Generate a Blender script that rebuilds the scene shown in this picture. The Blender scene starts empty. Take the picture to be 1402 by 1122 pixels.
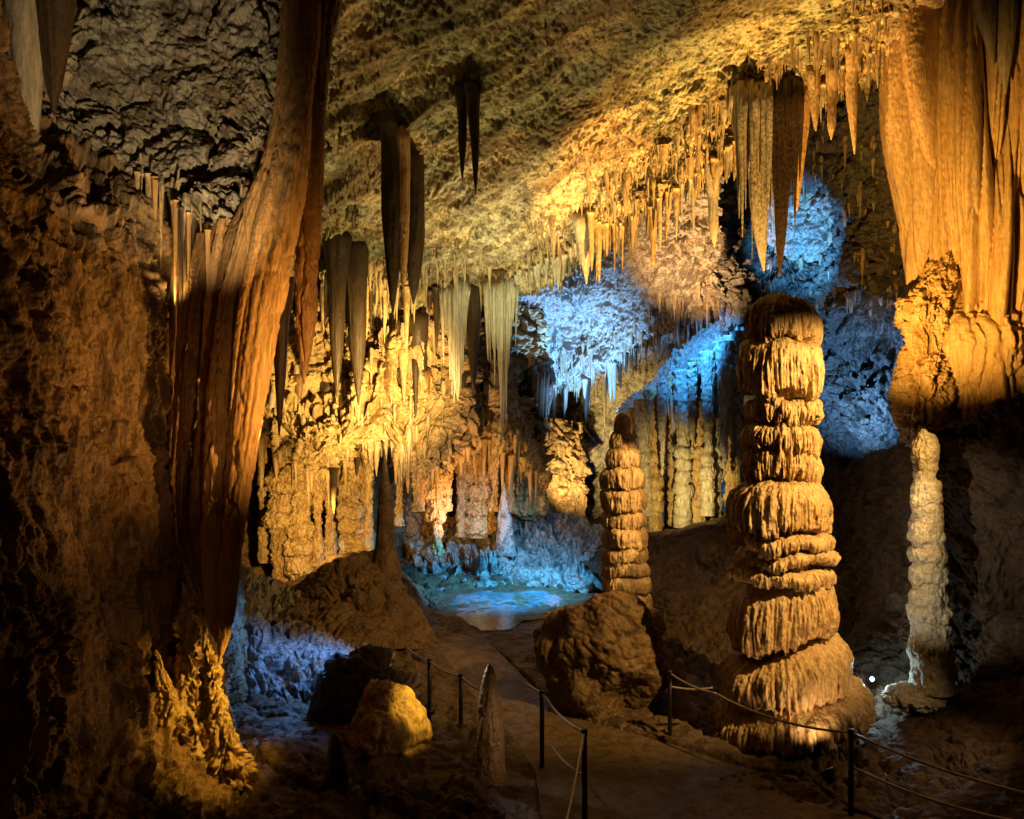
import bpy, math, random
import numpy as np
from mathutils import Vector

# ------------------------------------------------------------------ basics
Q = 1.0
random.seed(11)
RNG = np.random.RandomState(7)
scene = bpy.context.scene
COL = scene.collection
F = 1100.0
CAMZ = 4.5


def P(px, py, Y):
    """a point of the cave: seen in direction (px, py) at distance Y in front of the viewing steps"""
    return np.array([(px - 701.0) / F * Y, Y, CAMZ + (561.0 - py) / F * Y])


# ------------------------------------------------------------------ noise
_p = RNG.permutation(256)
PERM = np.concatenate([_p, _p, _p]).astype(np.int32)
GR = RNG.normal(size=(256, 3))
GR = (GR / np.linalg.norm(GR, axis=1)[:, None]).astype(np.float32)
JT = (0.12 + 0.76 * RNG.rand(256, 3)).astype(np.float32)


GX, GY, GZ = (np.ascontiguousarray(GR[:, k]) for k in range(3))


def gnoise(p):
    p = np.asarray(p, np.float32)
    out = np.empty(len(p), np.float32)
    for s0 in range(0, len(p), 24000):
        c = p[s0:s0 + 24000]
        fl = np.floor(c)
        f = c - fl
        i = fl.astype(np.int32) & 255
        u = f * f * f * (f * (f * 6 - 15) + 10)
        x, y, z = f[:, 0], f[:, 1], f[:, 2]
        ix, iy, iz = i[:, 0], i[:, 1], i[:, 2]
        acc = []
        for dx in (0, 1):
            h1 = PERM.take(ix + dx)
            for dy in (0, 1):
                h2 = PERM.take(h1 + iy + dy)
                for dz in (0, 1):
                    h = PERM.take(h2 + iz + dz)
                    acc.append(GX.take(h) * (x - dx) + GY.take(h) * (y - dy) + GZ.take(h) * (z - dz))
        uz, uy, ux = u[:, 2], u[:, 1], u[:, 0]
        a = [acc[k] + (acc[k + 1] - acc[k]) * uz for k in (0, 2, 4, 6)]
        b0 = a[0] + (a[1] - a[0]) * uy
        b1 = a[2] + (a[3] - a[2]) * uy
        out[s0:s0 + 24000] = (b0 + (b1 - b0) * ux) * 1.5
    return out


def fbm(p, octv=4, gain=0.5, ridged=False):
    s = 0
    amp = 1.0
    tot = 0
    q = p.copy()
    for o in range(octv):
        n = gnoise(q)
        if ridged:
            n = 1 - 2 * np.abs(n)
        s = s + n * amp
        tot += amp
        amp *= gain
        q = q * 2.03 + 17.3
    return s / tot


def worley(p):
    p = p.astype(np.float32)
    out1 = np.empty(len(p), np.float32)
    out2 = np.empty(len(p), np.float32)
    for a in range(0, len(p), 200000):
        q = p[a:a + 200000]
        i = np.floor(q).astype(np.int32)
        f = q - i
        lo = np.where(f < 0.5, -1, 0).astype(np.int32)
        f1 = np.full(len(q), 9.0, np.float32)
        f2 = np.full(len(q), 9.0, np.float32)
        for dx in (0, 1):
            ox = lo[:, 0] + dx
            hx = PERM[(i[:, 0] + ox) & 255]
            for dy in (0, 1):
                oy = lo[:, 1] + dy
                hy = PERM[hx + ((i[:, 1] + oy) & 255)]
                for dz in (0, 1):
                    oz = lo[:, 2] + dz
                    h = PERM[hy + ((i[:, 2] + oz) & 255)]
                    j = JT[h]
                    d = (j[:, 0] + ox - f[:, 0]) ** 2 + (j[:, 1] + oy - f[:, 1]) ** 2 + (j[:, 2] + oz - f[:, 2]) ** 2
                    f2 = np.minimum(f2, np.maximum(f1, d))
                    f1 = np.minimum(f1, d)
        out1[a:a + 200000] = np.sqrt(f1)
        out2[a:a + 200000] = np.sqrt(f2)
    return out1, out2


def warp(p, s, a):
    return p + a * np.stack([gnoise(p * s), gnoise(p * s + 31.7), gnoise(p * s + 77.1)], 1)


def sstep(a, b, x):
    t = np.clip((x - a) / (b - a + 1e-9), 0, 1)
    return t * t * (3 - 2 * t)


# ------------------------------------------------------------------ rock relief styles (metres along the normal)
def rock(p, k=1.0, st=(1, 1, 1), big=0.5, mid=0.22, small=0.08, crack=0.10, fine=0.035):
    """knobbly cave rock: large swells, rounded knobs, pits and open clefts"""
    q = warp(p * np.array(st), 0.9 / k, 0.45 * k)
    q = warp(q, 3.0 / k, 0.10 * k)
    h = big * fbm(q * (0.32 / k), 3) if big else 0
    md = 0.35 + 0.9 * sstep(-0.3, 0.35, gnoise(q * (0.55 / k) + 40.0))
    mid = mid * md; small = small * md; crack = crack * md
    a1, a2 = worley(q * (1.15 / k))
    h = h + mid * 0.8 * (0.75 - a1) - mid * 0.5 * (1 - sstep(0.0, 0.14, a2 - a1))
    b1, b2 = worley(q * (3.4 / k) + 5.0)
    h = h + small * (0.8 - 1.5 * b1) - small * 0.5 * (1 - sstep(0.0, 0.18, b2 - b1))
    r = fbm(q * (1.5 / k) + 9.0, 3, ridged=True)
    h = h - crack * sstep(0.45, 0.85, r) * 1.6
    n = fbm(q * (3.1 / k) + 2.0, 4, gain=0.6)
    h = h - crack * 1.3 * sstep(0.12, 0.42, n)
    h = h + fine * fbm(warp(p, 2.0 / k, 0.1 * k) * (7.0 / k), 5, gain=0.72) * 3.0
    c1, c2 = worley(q * (10.0 / k) + 3.0)
    h = h + fine * (0.6 - 1.2 * c1)
    return h


# ------------------------------------------------------------------ mesh helpers
def mesh_from_grid(name, pos, closed_u=False, mat=None, origin=None, cap=False):
    """pos: (nv, nu, 3) grid; closed_u joins the last column to the first"""
    nv, nu = pos.shape[:2]
    v = pos.reshape(-1, 3)
    idx = np.arange(nv * nu).reshape(nv, nu)
    if closed_u:
        r = np.concatenate([idx, idx[:, :1]], 1)
    else:
        r = idx
    f = np.stack([r[:-1, :-1], r[:-1, 1:], r[1:, 1:], r[1:, :-1]], -1).reshape(-1, 4)
    if origin is None:
        origin = np.zeros(3)
    return mesh_raw(name, v - origin, f, mat, origin)


def mesh_raw(name, v, f, mat, origin=(0, 0, 0), smooth=True):
    me = bpy.data.meshes.new(name)
    n = len(f)
    me.vertices.add(len(v))
    me.vertices.foreach_set('co', np.ascontiguousarray(v, np.float32).ravel())
    k = f.shape[1]
    me.loops.add(n * k)
    me.loops.foreach_set('vertex_index', np.ascontiguousarray(f, np.int32).ravel())
    me.polygons.add(n)
    me.polygons.foreach_set('loop_start', np.arange(0, n * k, k, dtype=np.int32))
    me.polygons.foreach_set('use_smooth', np.full(n, smooth, bool))
    me.update(calc_edges=True)
    o = bpy.data.objects.new(name, me)
    COL.objects.link(o)
    o.location = tuple(origin)
    if mat:
        me.materials.append(mat)
    return o


def tag(o, label=None, cat=None, group=None, kind=None):
    if label: o['label'] = label
    if cat: o['category'] = cat
    if group: o['group'] = group
    if kind: o['kind'] = kind
    return o


def thing(name, loc, label, cat, group=None):
    o = bpy.data.objects.new(name, None)
    COL.objects.link(o)
    o.location = tuple(loc)
    o.empty_display_size = 0.2
    return tag(o, label, cat, group)


def adopt(child, parent):
    child.parent = parent
    child.location = tuple(np.array(child.location) - np.array(parent.location))
    return child


def cr_weights(n, u):
    """Catmull-Rom weights (len(u), n) for u in 0..n-1"""
    W = np.zeros((len(u), n))
    i = np.clip(np.floor(u).astype(int), 0, n - 2)
    t = u - i
    c = np.stack([-.5 * t + t ** 2 - .5 * t ** 3, 1 - 2.5 * t ** 2 + 1.5 * t ** 3,
                  .5 * t + 2 * t ** 2 - 1.5 * t ** 3, -.5 * t ** 2 + .5 * t ** 3], 1)
    for k in range(4):
        j = i + k - 1
        for r in range(len(u)):
            if j[r] < 0:          # linear continuation past the ends
                W[r, 0] += 2 * c[r, k]; W[r, 1] -= c[r, k]
            elif j[r] > n - 1:
                W[r, n - 1] += 2 * c[r, k]; W[r, n - 2] -= c[r, k]
            else:
                W[r, j[r]] += c[r, k]
    return W


def sheet_grid(net, nu, nv):
    net = np.array([[P(*c) for c in row] for row in net])
    R, C = net.shape[:2]
    Wv = cr_weights(R, np.linspace(0, R - 1, int(nv * Q)))
    Wu = cr_weights(C, np.linspace(0, C - 1, int(nu * Q)))
    return np.einsum('ar,rck,bc->abk', Wv, net, Wu)


def normals(pos, toward=None):
    du = np.gradient(pos, axis=1)
    dv = np.gradient(pos, axis=0)
    n = np.cross(du, dv)
    n /= np.linalg.norm(n, axis=2)[:, :, None] + 1e-12
    if toward is not None:
        s = np.einsum('abk,abk->ab', n, toward - pos)
        if np.median(s) < 0:
            n = -n
    return n


SHEETS = {}


def sheet(name, net, nu, nv, relief, mat, label=None, cat=None, kind='structure', toward=(0, 0, CAMZ), pend=None):
    pos = sheet_grid(net, nu, nv)
    n = normals(pos, np.array(toward))
    h = relief(pos.reshape(-1, 3)).reshape(pos.shape[:2])
    pos = pos + n * h[:, :, None]
    if pend is not None:
        V = np.repeat(np.linspace(0, len(net) - 1, pos.shape[0])[:, None], pos.shape[1], 1)
        pos[:, :, 2] -= pend(pos.reshape(-1, 3), V.ravel()).reshape(V.shape)
    SHEETS[name] = pos
    if kind == 'structure':
        o = mesh_from_grid(name, pos, mat=mat)
        tag(o, label, cat, kind='structure')
    else:
        k = np.unravel_index(np.argmin(pos[:, :, 2]), pos.shape[:2])
        o = mesh_from_grid(name, pos, mat=mat, origin=pos[k].copy())
        tag(o, label, cat, kind=kind)
    return o


# ------------------------------------------------------------------ materials
def ramp(nt, fac, stops):
    r = nt.nodes.new('ShaderNodeValToRGB')
    el = r.color_ramp.elements
    while len(el) < len(stops):
        el.new(0.5)
    for e, (pos, c) in zip(el, stops):
        e.position = pos
        e.color = (*c, 1)
    nt.links.new(fac, r.inputs['Fac'])
    return r.outputs['Color']


def noise(nt, vec, scale, detail=4, rough=0.55, dist=0.0):
    n = nt.nodes.new('ShaderNodeTexNoise')
    n.inputs['Scale'].default_value = scale
    n.inputs['Detail'].default_value = detail
    n.inputs['Roughness'].default_value = rough
    n.inputs['Distortion'].default_value = dist
    nt.links.new(vec, n.inputs['Vector'])
    return n.outputs['Fac']


def mixc(nt, mode, fac, a, b):
    m = nt.nodes.new('ShaderNodeMix')
    m.data_type = 'RGBA'
    m.blend_type = mode
    if isinstance(fac, float):
        m.inputs['Factor'].default_value = fac
    else:
        nt.links.new(fac, m.inputs['Factor'])
    nt.links.new(a, m.inputs['A'])
    if isinstance(b, tuple):
        m.inputs['B'].default_value = (*b, 1)
    else:
        nt.links.new(b, m.inputs['B'])
    return m.outputs['Result']


def mth(nt, op, a, b=None):
    m = nt.nodes.new('ShaderNodeMath')
    m.operation = op
    for k, x in enumerate((a, b)):
        if x is None: continue
        if isinstance(x, (int, float)):
            m.inputs[k].default_value = x
        else:
            nt.links.new(x, m.inputs[k])
    return m.outputs[0]


def rockmat(name, c1, c2, stain, stretch=(1, 1, 1), scale=1.0, bump=0.5, bdist=0.05, rough=(0.45, 0.85), stain_amt=0.75, fine=1.0, spec=0.4):
    m = bpy.data.materials.new(name)
    m.use_nodes = True
    nt = m.node_tree
    b = nt.nodes['Principled BSDF']
    g = nt.nodes.new('ShaderNodeNewGeometry')
    mp = nt.nodes.new('ShaderNodeMapping')
    mp.inputs['Scale'].default_value = stretch
    nt.links.new(g.outputs['Position'], mp.inputs['Vector'])
    v = mp.outputs['Vector']
    col = ramp(nt, noise(nt, v, 0.9 * scale, 3, 0.62, 0.3), [(0.32, c1), (0.66, c2)])
    # mineral staining: dark patches and thin dark veins
    st = noise(nt, v, 4.2 * scale, 5, 0.72, 0.7)
    sf = ramp(nt, st, [(0.42, (1, 1, 1)), (0.52, (0, 0, 0))])
    col = mixc(nt, 'MIX', mth(nt, 'MULTIPLY', sf, stain_amt), col, stain)
    hi = noise(nt, v, 17 * scale, 3, 0.6, 0.0)
    col = mixc(nt, 'MULTIPLY', 0.55, col, ramp(nt, hi, [(0.3, (0.42, 0.38, 0.34)), (0.62, (1.25, 1.22, 1.2))]))
    nt.links.new(col, b.inputs['Base Color'])
    rr = nt.nodes.new('ShaderNodeMapRange')
    nt.links.new(noise(nt, v, 2.2 * scale, 1), rr.inputs['Value'])
    rr.inputs['From Min'].default_value = 0.3
    rr.inputs['From Max'].default_value = 0.7
    rr.inputs['To Min'].default_value = rough[0]
    rr.inputs['To Max'].default_value = rough[1]
    nt.links.new(rr.outputs['Result'], b.inputs['Roughness'])
    b.inputs['Specular IOR Level'].default_value = spec
    mb = nt.nodes.new('ShaderNodeMapping')
    mb.inputs['Scale'].default_value = tuple(max(x, 0.45) for x in stretch)
    nt.links.new(g.outputs['Position'], mb.inputs['Vector'])
    v = mb.outputs['Vector']
    n1 = noise(nt, v, 10 * scale * fine, 5, 0.68, 0.3)
    vo = nt.nodes.new('ShaderNodeTexVoronoi')
    vo.inputs['Scale'].default_value = 11 * scale * fine
    nt.links.new(v, vo.inputs['Vector'])
    hgt = mth(nt, 'SUBTRACT', n1, mth(nt, 'MULTIPLY', vo.outputs['Distance'], 0.45))
    bp = nt.nodes.new('ShaderNodeBump')
    bp.inputs['Strength'].default_value = bump
    bp.inputs['Distance'].default_value = bdist
    nt.links.new(hgt, bp.inputs['Height'])
    nt.links.new(bp.outputs['Normal'], b.inputs['Normal'])
    return m


def plain(name, c, rough=0.5, metal=0.0, emit=None, strength=0.0):
    m = bpy.data.materials.new(name)
    m.use_nodes = True
    nt = m.node_tree
    b = nt.nodes['Principled BSDF']
    g = nt.nodes.new('ShaderNodeNewGeometry')
    n = noise(nt, g.outputs['Position'], 40, 4)
    col = ramp(nt, n, [(0.3, tuple(x * 0.6 for x in c)), (0.7, tuple(min(1, x * 1.2) for x in c))])
    nt.links.new(col, b.inputs['Base Color'])
    b.inputs['Roughness'].default_value = rough
    b.inputs['Metallic'].default_value = metal
    if emit:
        b.inputs['Emission Color'].default_value = (*emit, 1)
        b.inputs['Emission Strength'].default_value = strength
    return m


M = {}
M['ceiling'] = rockmat('ceiling_rock', (0.62, 0.42, 0.19), (0.50, 0.44, 0.30), (0.10, 0.055, 0.022), bump=0.8, bdist=0.06)
def streaks(m, e1, colour, amount, sx=1.4, sl=0.16):
    """long mineral stains along one direction of the rock, over a large patchwork of paler and greyer stone"""
    nt = m.node_tree
    b = nt.nodes['Principled BSDF']
    src = b.inputs['Base Color'].links[0].from_socket
    g = nt.nodes.new('ShaderNodeNewGeometry')
    e1 = Vector(e1).normalized()
    e2 = e1.cross(Vector((0, 0.4, 1))).normalized()
    out = []
    for e, k in ((e2, sx), (e1, sl)):
        vm = nt.nodes.new('ShaderNodeVectorMath'); vm.operation = 'DOT_PRODUCT'
        nt.links.new(g.outputs['Position'], vm.inputs[0]); vm.inputs[1].default_value = e * k
        out.append(vm.outputs['Value'])
    cb = nt.nodes.new('ShaderNodeCombineXYZ')
    nt.links.new(out[0], cb.inputs[0]); nt.links.new(out[1], cb.inputs[1])
    f = ramp(nt, noise(nt, cb.outputs[0], 1.6, 3, 0.6, 0.5), [(0.44, (1, 1, 1)), (0.56, (0, 0, 0))])
    c1 = mixc(nt, 'MIX', mth(nt, 'MULTIPLY', f, amount), src, colour)
    f2 = ramp(nt, noise(nt, g.outputs['Position'], 0.45, 2, 0.5, 0.3), [(0.42, (0, 0, 0)), (0.6, (1, 1, 1))])
    c2 = mixc(nt, 'MULTIPLY', f2, c1, (0.62, 0.72, 0.66))
    nt.links.new(c2, b.inputs['Base Color'])


M['lobe'] = rockmat('hanging_mass_rock', (0.46, 0.41, 0.33), (0.40, 0.33, 0.22), (0.10, 0.07, 0.045), bump=0.8, bdist=0.06)
streaks(M['lobe'], (1, 0.3, -0.8), (0.13, 0.08, 0.04), 0.4, 1.6, 0.5)
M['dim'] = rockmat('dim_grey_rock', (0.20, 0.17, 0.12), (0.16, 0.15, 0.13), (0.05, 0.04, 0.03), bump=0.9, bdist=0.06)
streaks(M['ceiling'], P(820, 40, 13.5) - P(480, 290, 17), (0.13, 0.075, 0.03), 0.7)
M['pale'] = rockmat('pale_rock', (0.55, 0.46, 0.33), (0.48, 0.44, 0.37), (0.14, 0.09, 0.05), bump=0.8, bdist=0.06, stain_amt=0.6)
M['grey'] = rockmat('grey_rock', (0.36, 0.31, 0.24), (0.42, 0.41, 0.37), (0.07, 0.05, 0.035), bump=0.9, bdist=0.05)
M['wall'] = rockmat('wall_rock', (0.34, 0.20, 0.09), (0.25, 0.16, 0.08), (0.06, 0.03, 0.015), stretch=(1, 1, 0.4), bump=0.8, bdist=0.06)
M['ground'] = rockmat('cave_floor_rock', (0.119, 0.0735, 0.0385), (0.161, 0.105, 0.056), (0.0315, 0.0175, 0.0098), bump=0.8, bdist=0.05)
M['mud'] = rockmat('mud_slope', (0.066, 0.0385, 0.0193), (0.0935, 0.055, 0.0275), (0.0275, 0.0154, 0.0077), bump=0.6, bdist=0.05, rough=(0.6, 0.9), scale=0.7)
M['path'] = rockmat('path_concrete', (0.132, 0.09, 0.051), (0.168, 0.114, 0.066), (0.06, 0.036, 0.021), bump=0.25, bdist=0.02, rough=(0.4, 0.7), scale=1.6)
M['flow'] = rockmat('flowstone', (0.56, 0.36, 0.16), (0.60, 0.43, 0.24), (0.26, 0.12, 0.04), stretch=(1, 1, 0.1), scale=2.2, bump=0.6, bdist=0.03, rough=(0.3, 0.6), stain_amt=0.28)
M['orange'] = rockmat('orange_flowstone', (0.52, 0.28, 0.09), (0.60, 0.38, 0.17), (0.27, 0.115, 0.03), stretch=(1, 1, 0.07), scale=2.6, bump=0.6, bdist=0.02, rough=(0.3, 0.6), stain_amt=0.28)
M['tiny'] = rockmat('tiny_stalactite', (0.58, 0.42, 0.22), (0.44, 0.36, 0.24), (0.16, 0.09, 0.04), stretch=(1, 1, 0.3), scale=2.0, bump=0.4, bdist=0.02, rough=(0.25, 0.55), stain_amt=0.5)
M['tan'] = rockmat('tan_stalagmite', (0.34, 0.22, 0.12), (0.40, 0.29, 0.18), (0.16, 0.08, 0.04), scale=2.4, bump=0.6, bdist=0.02, rough=(0.2, 0.5), stain_amt=0.35, spec=0.6)
M['brown'] = rockmat('brown_flowstone', (0.22, 0.11, 0.04), (0.32, 0.18, 0.08), (0.09, 0.04, 0.014), stretch=(1, 1, 0.08), scale=2.4, bump=0.6, bdist=0.02, rough=(0.25, 0.5), stain_amt=0.35)
M['gold'] = rockmat('golden_calcite', (0.60, 0.44, 0.22), (0.52, 0.35, 0.15), (0.20, 0.10, 0.035), stretch=(1, 1, 0.5), scale=1.6, bump=0.6, bdist=0.04, rough=(0.35, 0.7), stain_amt=0.55)
M['palestal'] = rockmat('pale_stalactite', (0.50, 0.43, 0.30), (0.44, 0.41, 0.35), (0.16, 0.10, 0.05), stretch=(1, 1, 0.12), scale=2.5, bump=0.6, bdist=0.02, rough=(0.3, 0.6), stain_amt=0.28)
M['darkstal'] = rockmat('dark_stalactite', (0.05, 0.03, 0.016), (0.085, 0.055, 0.03), (0.02, 0.011, 0.006), stretch=(1, 1, 0.1), scale=2.2, bump=0.6, bdist=0.02, rough=(0.3, 0.6), stain_amt=0.28)  # colour darkened to stand in for the shade of backlit silhouettes
M['cream'] = rockmat('cream_stalagmite', (0.56, 0.50, 0.38), (0.46, 0.40, 0.28), (0.20, 0.15, 0.08), stretch=(1, 1, 1.6), scale=2.0, bump=0.7, bdist=0.03, stain_amt=0.5)
M['tier'] = rockmat('tiered_stalagmite', (0.58, 0.38, 0.18), (0.54, 0.41, 0.24), (0.22, 0.11, 0.04), stretch=(1, 1, 0.3), scale=2.4, bump=0.6, bdist=0.03, rough=(0.35, 0.65), stain_amt=0.5)
M['boulder'] = rockmat('boulder_rock', (0.208, 0.128, 0.06), (0.16, 0.096, 0.048), (0.064, 0.036, 0.016), bump=0.7, bdist=0.04, scale=1.3)
M['purple'] = rockmat('dark_wet_rock', (0.10, 0.09, 0.09), (0.14, 0.11, 0.09), (0.03, 0.025, 0.03), bump=0.9, bdist=0.05, rough=(0.25, 0.6), scale=1.6)
M['bluerock'] = rockmat('wet_pale_rock', (0.45, 0.42, 0.40), (0.36, 0.32, 0.28), (0.07, 0.06, 0.05), bump=1.0, bdist=0.06, rough=(0.2, 0.6), scale=1.5)
M['water'] = rockmat('pool_water', (0.12, 0.24, 0.28), (0.06, 0.15, 0.19), (0.02, 0.05, 0.06), bump=0.12, bdist=0.03, rough=(0.05, 0.12), scale=0.9, stain_amt=0.6, spec=0.7)
M['steel'] = plain('post_steel', (0.05, 0.045, 0.04), 0.45, 0.8)
M['rope'] = plain('handrail_cable', (0.42, 0.36, 0.28), 0.4, 0.6)
M['housing'] = plain('lamp_housing', (0.035, 0.035, 0.035), 0.5, 0.3)
M['white'] = plain('lamp_shield', (0.75, 0.72, 0.72), 0.4)
M['lens'] = plain('lit_lens', (0.9, 0.95, 1.0), 0.2, 0.0, (0.12, 0.55, 1.0), 5.0)

# ------------------------------------------------------------------ finding the rock a formation hangs from
from mathutils import Vector
from mathutils.bvhtree import BVHTree
_BVH = {}


def rock_depth(px, py, names):
    d = Vector((P(px, py, 1.0) - np.array([0, 0, CAMZ]))).normalized()
    best = None
    for nme in names:
        if nme not in _BVH:
            g = SHEETS[nme][::3, ::3]
            idx = np.arange(g.shape[0] * g.shape[1]).reshape(g.shape[:2])
            f = np.stack([idx[:-1, :-1], idx[:-1, 1:], idx[1:, 1:], idx[1:, :-1]], -1).reshape(-1, 4)
            _BVH[nme] = BVHTree.FromPolygons(g.reshape(-1, 3).tolist(), f.tolist())
        r = _BVH[nme].ray_cast(Vector((0, 0, CAMZ)), d)
        if r[0] is not None and (best is None or r[0].y < best):
            best = r[0].y
    return best


def hang(axis, names, root=0, ext=1.0, back=1.05):
    """slide a stalactite along its own direction until its root sits in the rock"""
    y = rock_depth(axis[root][0], axis[root][1], names)
    if y is None:
        return axis
    k = y / axis[root][2]
    if not 0.7 < k < 1.5:
        return axis
    a = [(p[0], p[1], p[2] * k, p[3]) for p in axis]
    a0 = a[0]
    return [(a0[0], a0[1] - ext * (a0[3] + 5), a0[2] * back, a0[3] * 0.5), (a0[0], a0[1] - ext * (a0[3] + 5) * .5, a0[2] * (0.5 + 0.5 * back), a0[3] * 1.15)] + a


CEIL = ('cave_ceiling', 'back_chamber_wall', 'hanging_rock_mass', 'golden_rock_wall', 'right_cave_wall')

# ------------------------------------------------------------------ generic round formations


def spike(name, axis, mat, segs=28, rings=60, flutes=7, famp=0.12, lump=0.10, depth=0.9, twist=0.0, ragged=0.0, seed=None, lk=1.0, rk=None):
    """a hanging (or rising) tapering body. axis: [(px, py, Y, half width in px)] from root to tip"""
    seed = random.random() * 90 if seed is None else seed
    A = np.array([[*P(a[0], a[1], a[2]), a[3] / F * a[2]] for a in axis])
    W = cr_weights(len(A), np.linspace(0, len(A) - 1, rings))
    C = W @ A
    r = np.maximum(C[:, 3], 0.0015)
    th = np.linspace(0, 2 * np.pi, segs, endpoint=False)
    L = np.linspace(0, 1, rings)
    T, S = np.meshgrid(th, L)
    R = np.repeat(r[:, None], segs, 1)
    z = np.repeat(C[:, 2][:, None], segs, 1)
    rm = float(np.max(r))
    q = np.stack([np.cos(T + twist * S) * flutes * 0.32 + seed, np.sin(T + twist * S) * flutes * 0.32 + seed * 1.7, z * 0.35 + seed], -1).reshape(-1, 3)
    fl = (fbm(q, 2, ridged=True) * 0.9).reshape(T.shape)
    q2 = np.stack([np.cos(T) * 0.9 + seed, np.sin(T) * 0.9, z * lk / max(rm, 0.05) * 0.45 + seed], -1).reshape(-1, 3)
    lp = fbm(q2, 3).reshape(T.shape)
    q3 = np.stack([np.cos(T) * 3 + seed, np.sin(T) * 3, z * lk / max(rm, 0.05) * 1.6 + seed], -1).reshape(-1, 3)
    lp2 = fbm(q3, 2).reshape(T.shape)
    R = R * (1 + famp * fl + lump * lp + lump * 0.45 * lp2)
    if ragged:
        R = R * (1 + ragged * (gnoise(np.stack([T * 2.0, S * 0 + seed, S * 3], -1).reshape(-1, 3)).reshape(T.shape)))
    pos = np.stack([C[:, 0][:, None] + R * np.cos(T), C[:, 1][:, None] + R * np.sin(T) * depth, z], -1)
    if rk is not None:
        hh = rock(pos.reshape(-1, 3), *rk).reshape(T.shape) * np.clip(R / 0.12, 0.1, 1)
        pos = pos + np.stack([np.cos(T), np.sin(T), 0.15 + 0 * T], -1) * hh[:, :, None]
    tip = pos[-1:].mean(axis=1, keepdims=True)
    pos[-1] = tip[0]
    top = pos[0] * 1.0
    org = A[0, :3] if A[0, 2] < A[-1, 2] else A[0, :3]
    return mesh_from_grid(name, pos, True, mat, origin=org.copy())


def tiered(name, cx0, Y, py_top, py_bot, prof, tiers, mat, segs=420, rings=640, fl_n=22, tooth=9.0, seed=3.0, fl_amp=0.09, depth=1.0, rough=0.03, wide=1.0):
    """a stalagmite of stacked drip shelves. prof: [(py, cx, core radius px)]; tiers: (py top, py fringe end, cx, radius px, tilt, tooth scale, shelf share)"""
    s = Y / F
    py = np.linspace(py_top, py_bot, int(rings * Q))
    segs = int(segs * Q)
    pr = np.array(prof, float)
    cx = np.interp(py, pr[:, 0], pr[:, 1])
    rc = np.interp(py, pr[:, 0], pr[:, 2])
    th = np.linspace(0, 2 * np.pi, segs, endpoint=False)
    T, PY = np.meshgrid(th, py)
    R0 = np.repeat(rc[:, None], segs, 1)
    R = R0 * 1.0
    ct, sn = np.cos(T), np.sin(T)
    # vertical grooves
    qf = np.stack([ct * fl_n / 6.0 + seed, sn * fl_n / 6.0 + seed, PY * 0.006], -1).reshape(-1, 3)
    fl = 0.6 * fbm(qf, 2, ridged=True).reshape(T.shape) + 0.5 * fbm(qf * np.array([2.7, 2.7, 1.5]) + 4.4, 2, ridged=True).reshape(T.shape)
    am = np.clip(0.75 + 0.9 * gnoise(np.stack([ct * 1.6 + seed, sn * 1.6, PY * 0.012], -1).reshape(-1, 3)).reshape(T.shape), 0.15, 1.5)
    for k, (t0, t1, tcx, rad, tilt, tk, shelf) in enumerate(tiers):
        rad = rad * wide
        off = tilt * rad * ct
        qa = np.stack([ct * fl_n / 5.0 + seed + k * 7.1, sn * fl_n / 5.0, np.full_like(ct, k * 3.3)], -1).reshape(-1, 3)
        tn = (fbm(qa * 1.6, 2, gain=0.6, ridged=True) - 0.1).reshape(T.shape)
        qb = np.stack([ct * 1.3 + k * 5.7, sn * 1.3 + seed, np.full_like(ct, k * 2.1)], -1).reshape(-1, 3)
        wv = gnoise(qb).reshape(T.shape)
        a = t0 + off + wv * 7.0 * min(1.0, rad / 50.0)
        bq = t1 + off + tn * tooth * tk * 1.5 * am + wv * 9.0 * min(1.0, rad / 50.0)
        u = (PY - a) / np.maximum(bq - a, 2.0)
        rise = np.clip(u / shelf, 0, 1)
        pf = np.sqrt(np.clip(1 - (1 - rise) ** 2, 0, 1))
        pf = np.where(u < 0, 0, pf)
        fall = 1 - sstep(1.0, 1.0 + 3.0 / np.maximum(bq - a, 2.0), u)
        pf = pf * fall
        bulge = 1 + 0.04 * np.sin(np.clip(u, 0, 1) * np.pi) + 0.11 * gnoise(qb + 9.0).reshape(T.shape)
        Rt = R0 + (rad * bulge * (1 + fl_amp * am * (fl - 0.3) * sstep(0.0, 0.7, u)) - R0) * pf
        Rt = Rt + (tcx - np.repeat(cx[:, None], segs, 1)) * ct * pf
        R = np.where(Rt > R, Rt, R)
    X = cx[:, None] + R * ct
    D = R * sn * depth
    pos = np.stack([(X - 701) / F * Y, Y + D * s, CAMZ + (561 - PY) / F * Y], -1)
    n = normals(pos)
    ctr = np.stack([(cx - 701) / F * Y, np.full_like(cx, Y), CAMZ + (561 - py) / F * Y], -1)
    if np.median(np.einsum('abk,abk->ab', n, pos - ctr[:, None, :])) < 0: n = -n
    q = pos.reshape(-1, 3) * np.array([1, 1, 1.0])
    h = rough * (fbm(q * 5.0, 4, gain=0.6) + 0.8 * (0.7 - worley(q * 9.0 * np.array([1, 1, .5]))[0]) + 0.5 * fbm(q * np.array([22, 22, 9.0]), 2))
    pos = pos + n * h.reshape(pos.shape[:2])[:, :, None]
    pos[0] = pos[0].mean(axis=0)
    base = np.array([(cx[-1] - 701) / F * Y, Y, CAMZ + (561 - py_bot) / F * Y])
    return mesh_from_grid(name, pos, True, mat, origin=base)


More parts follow.
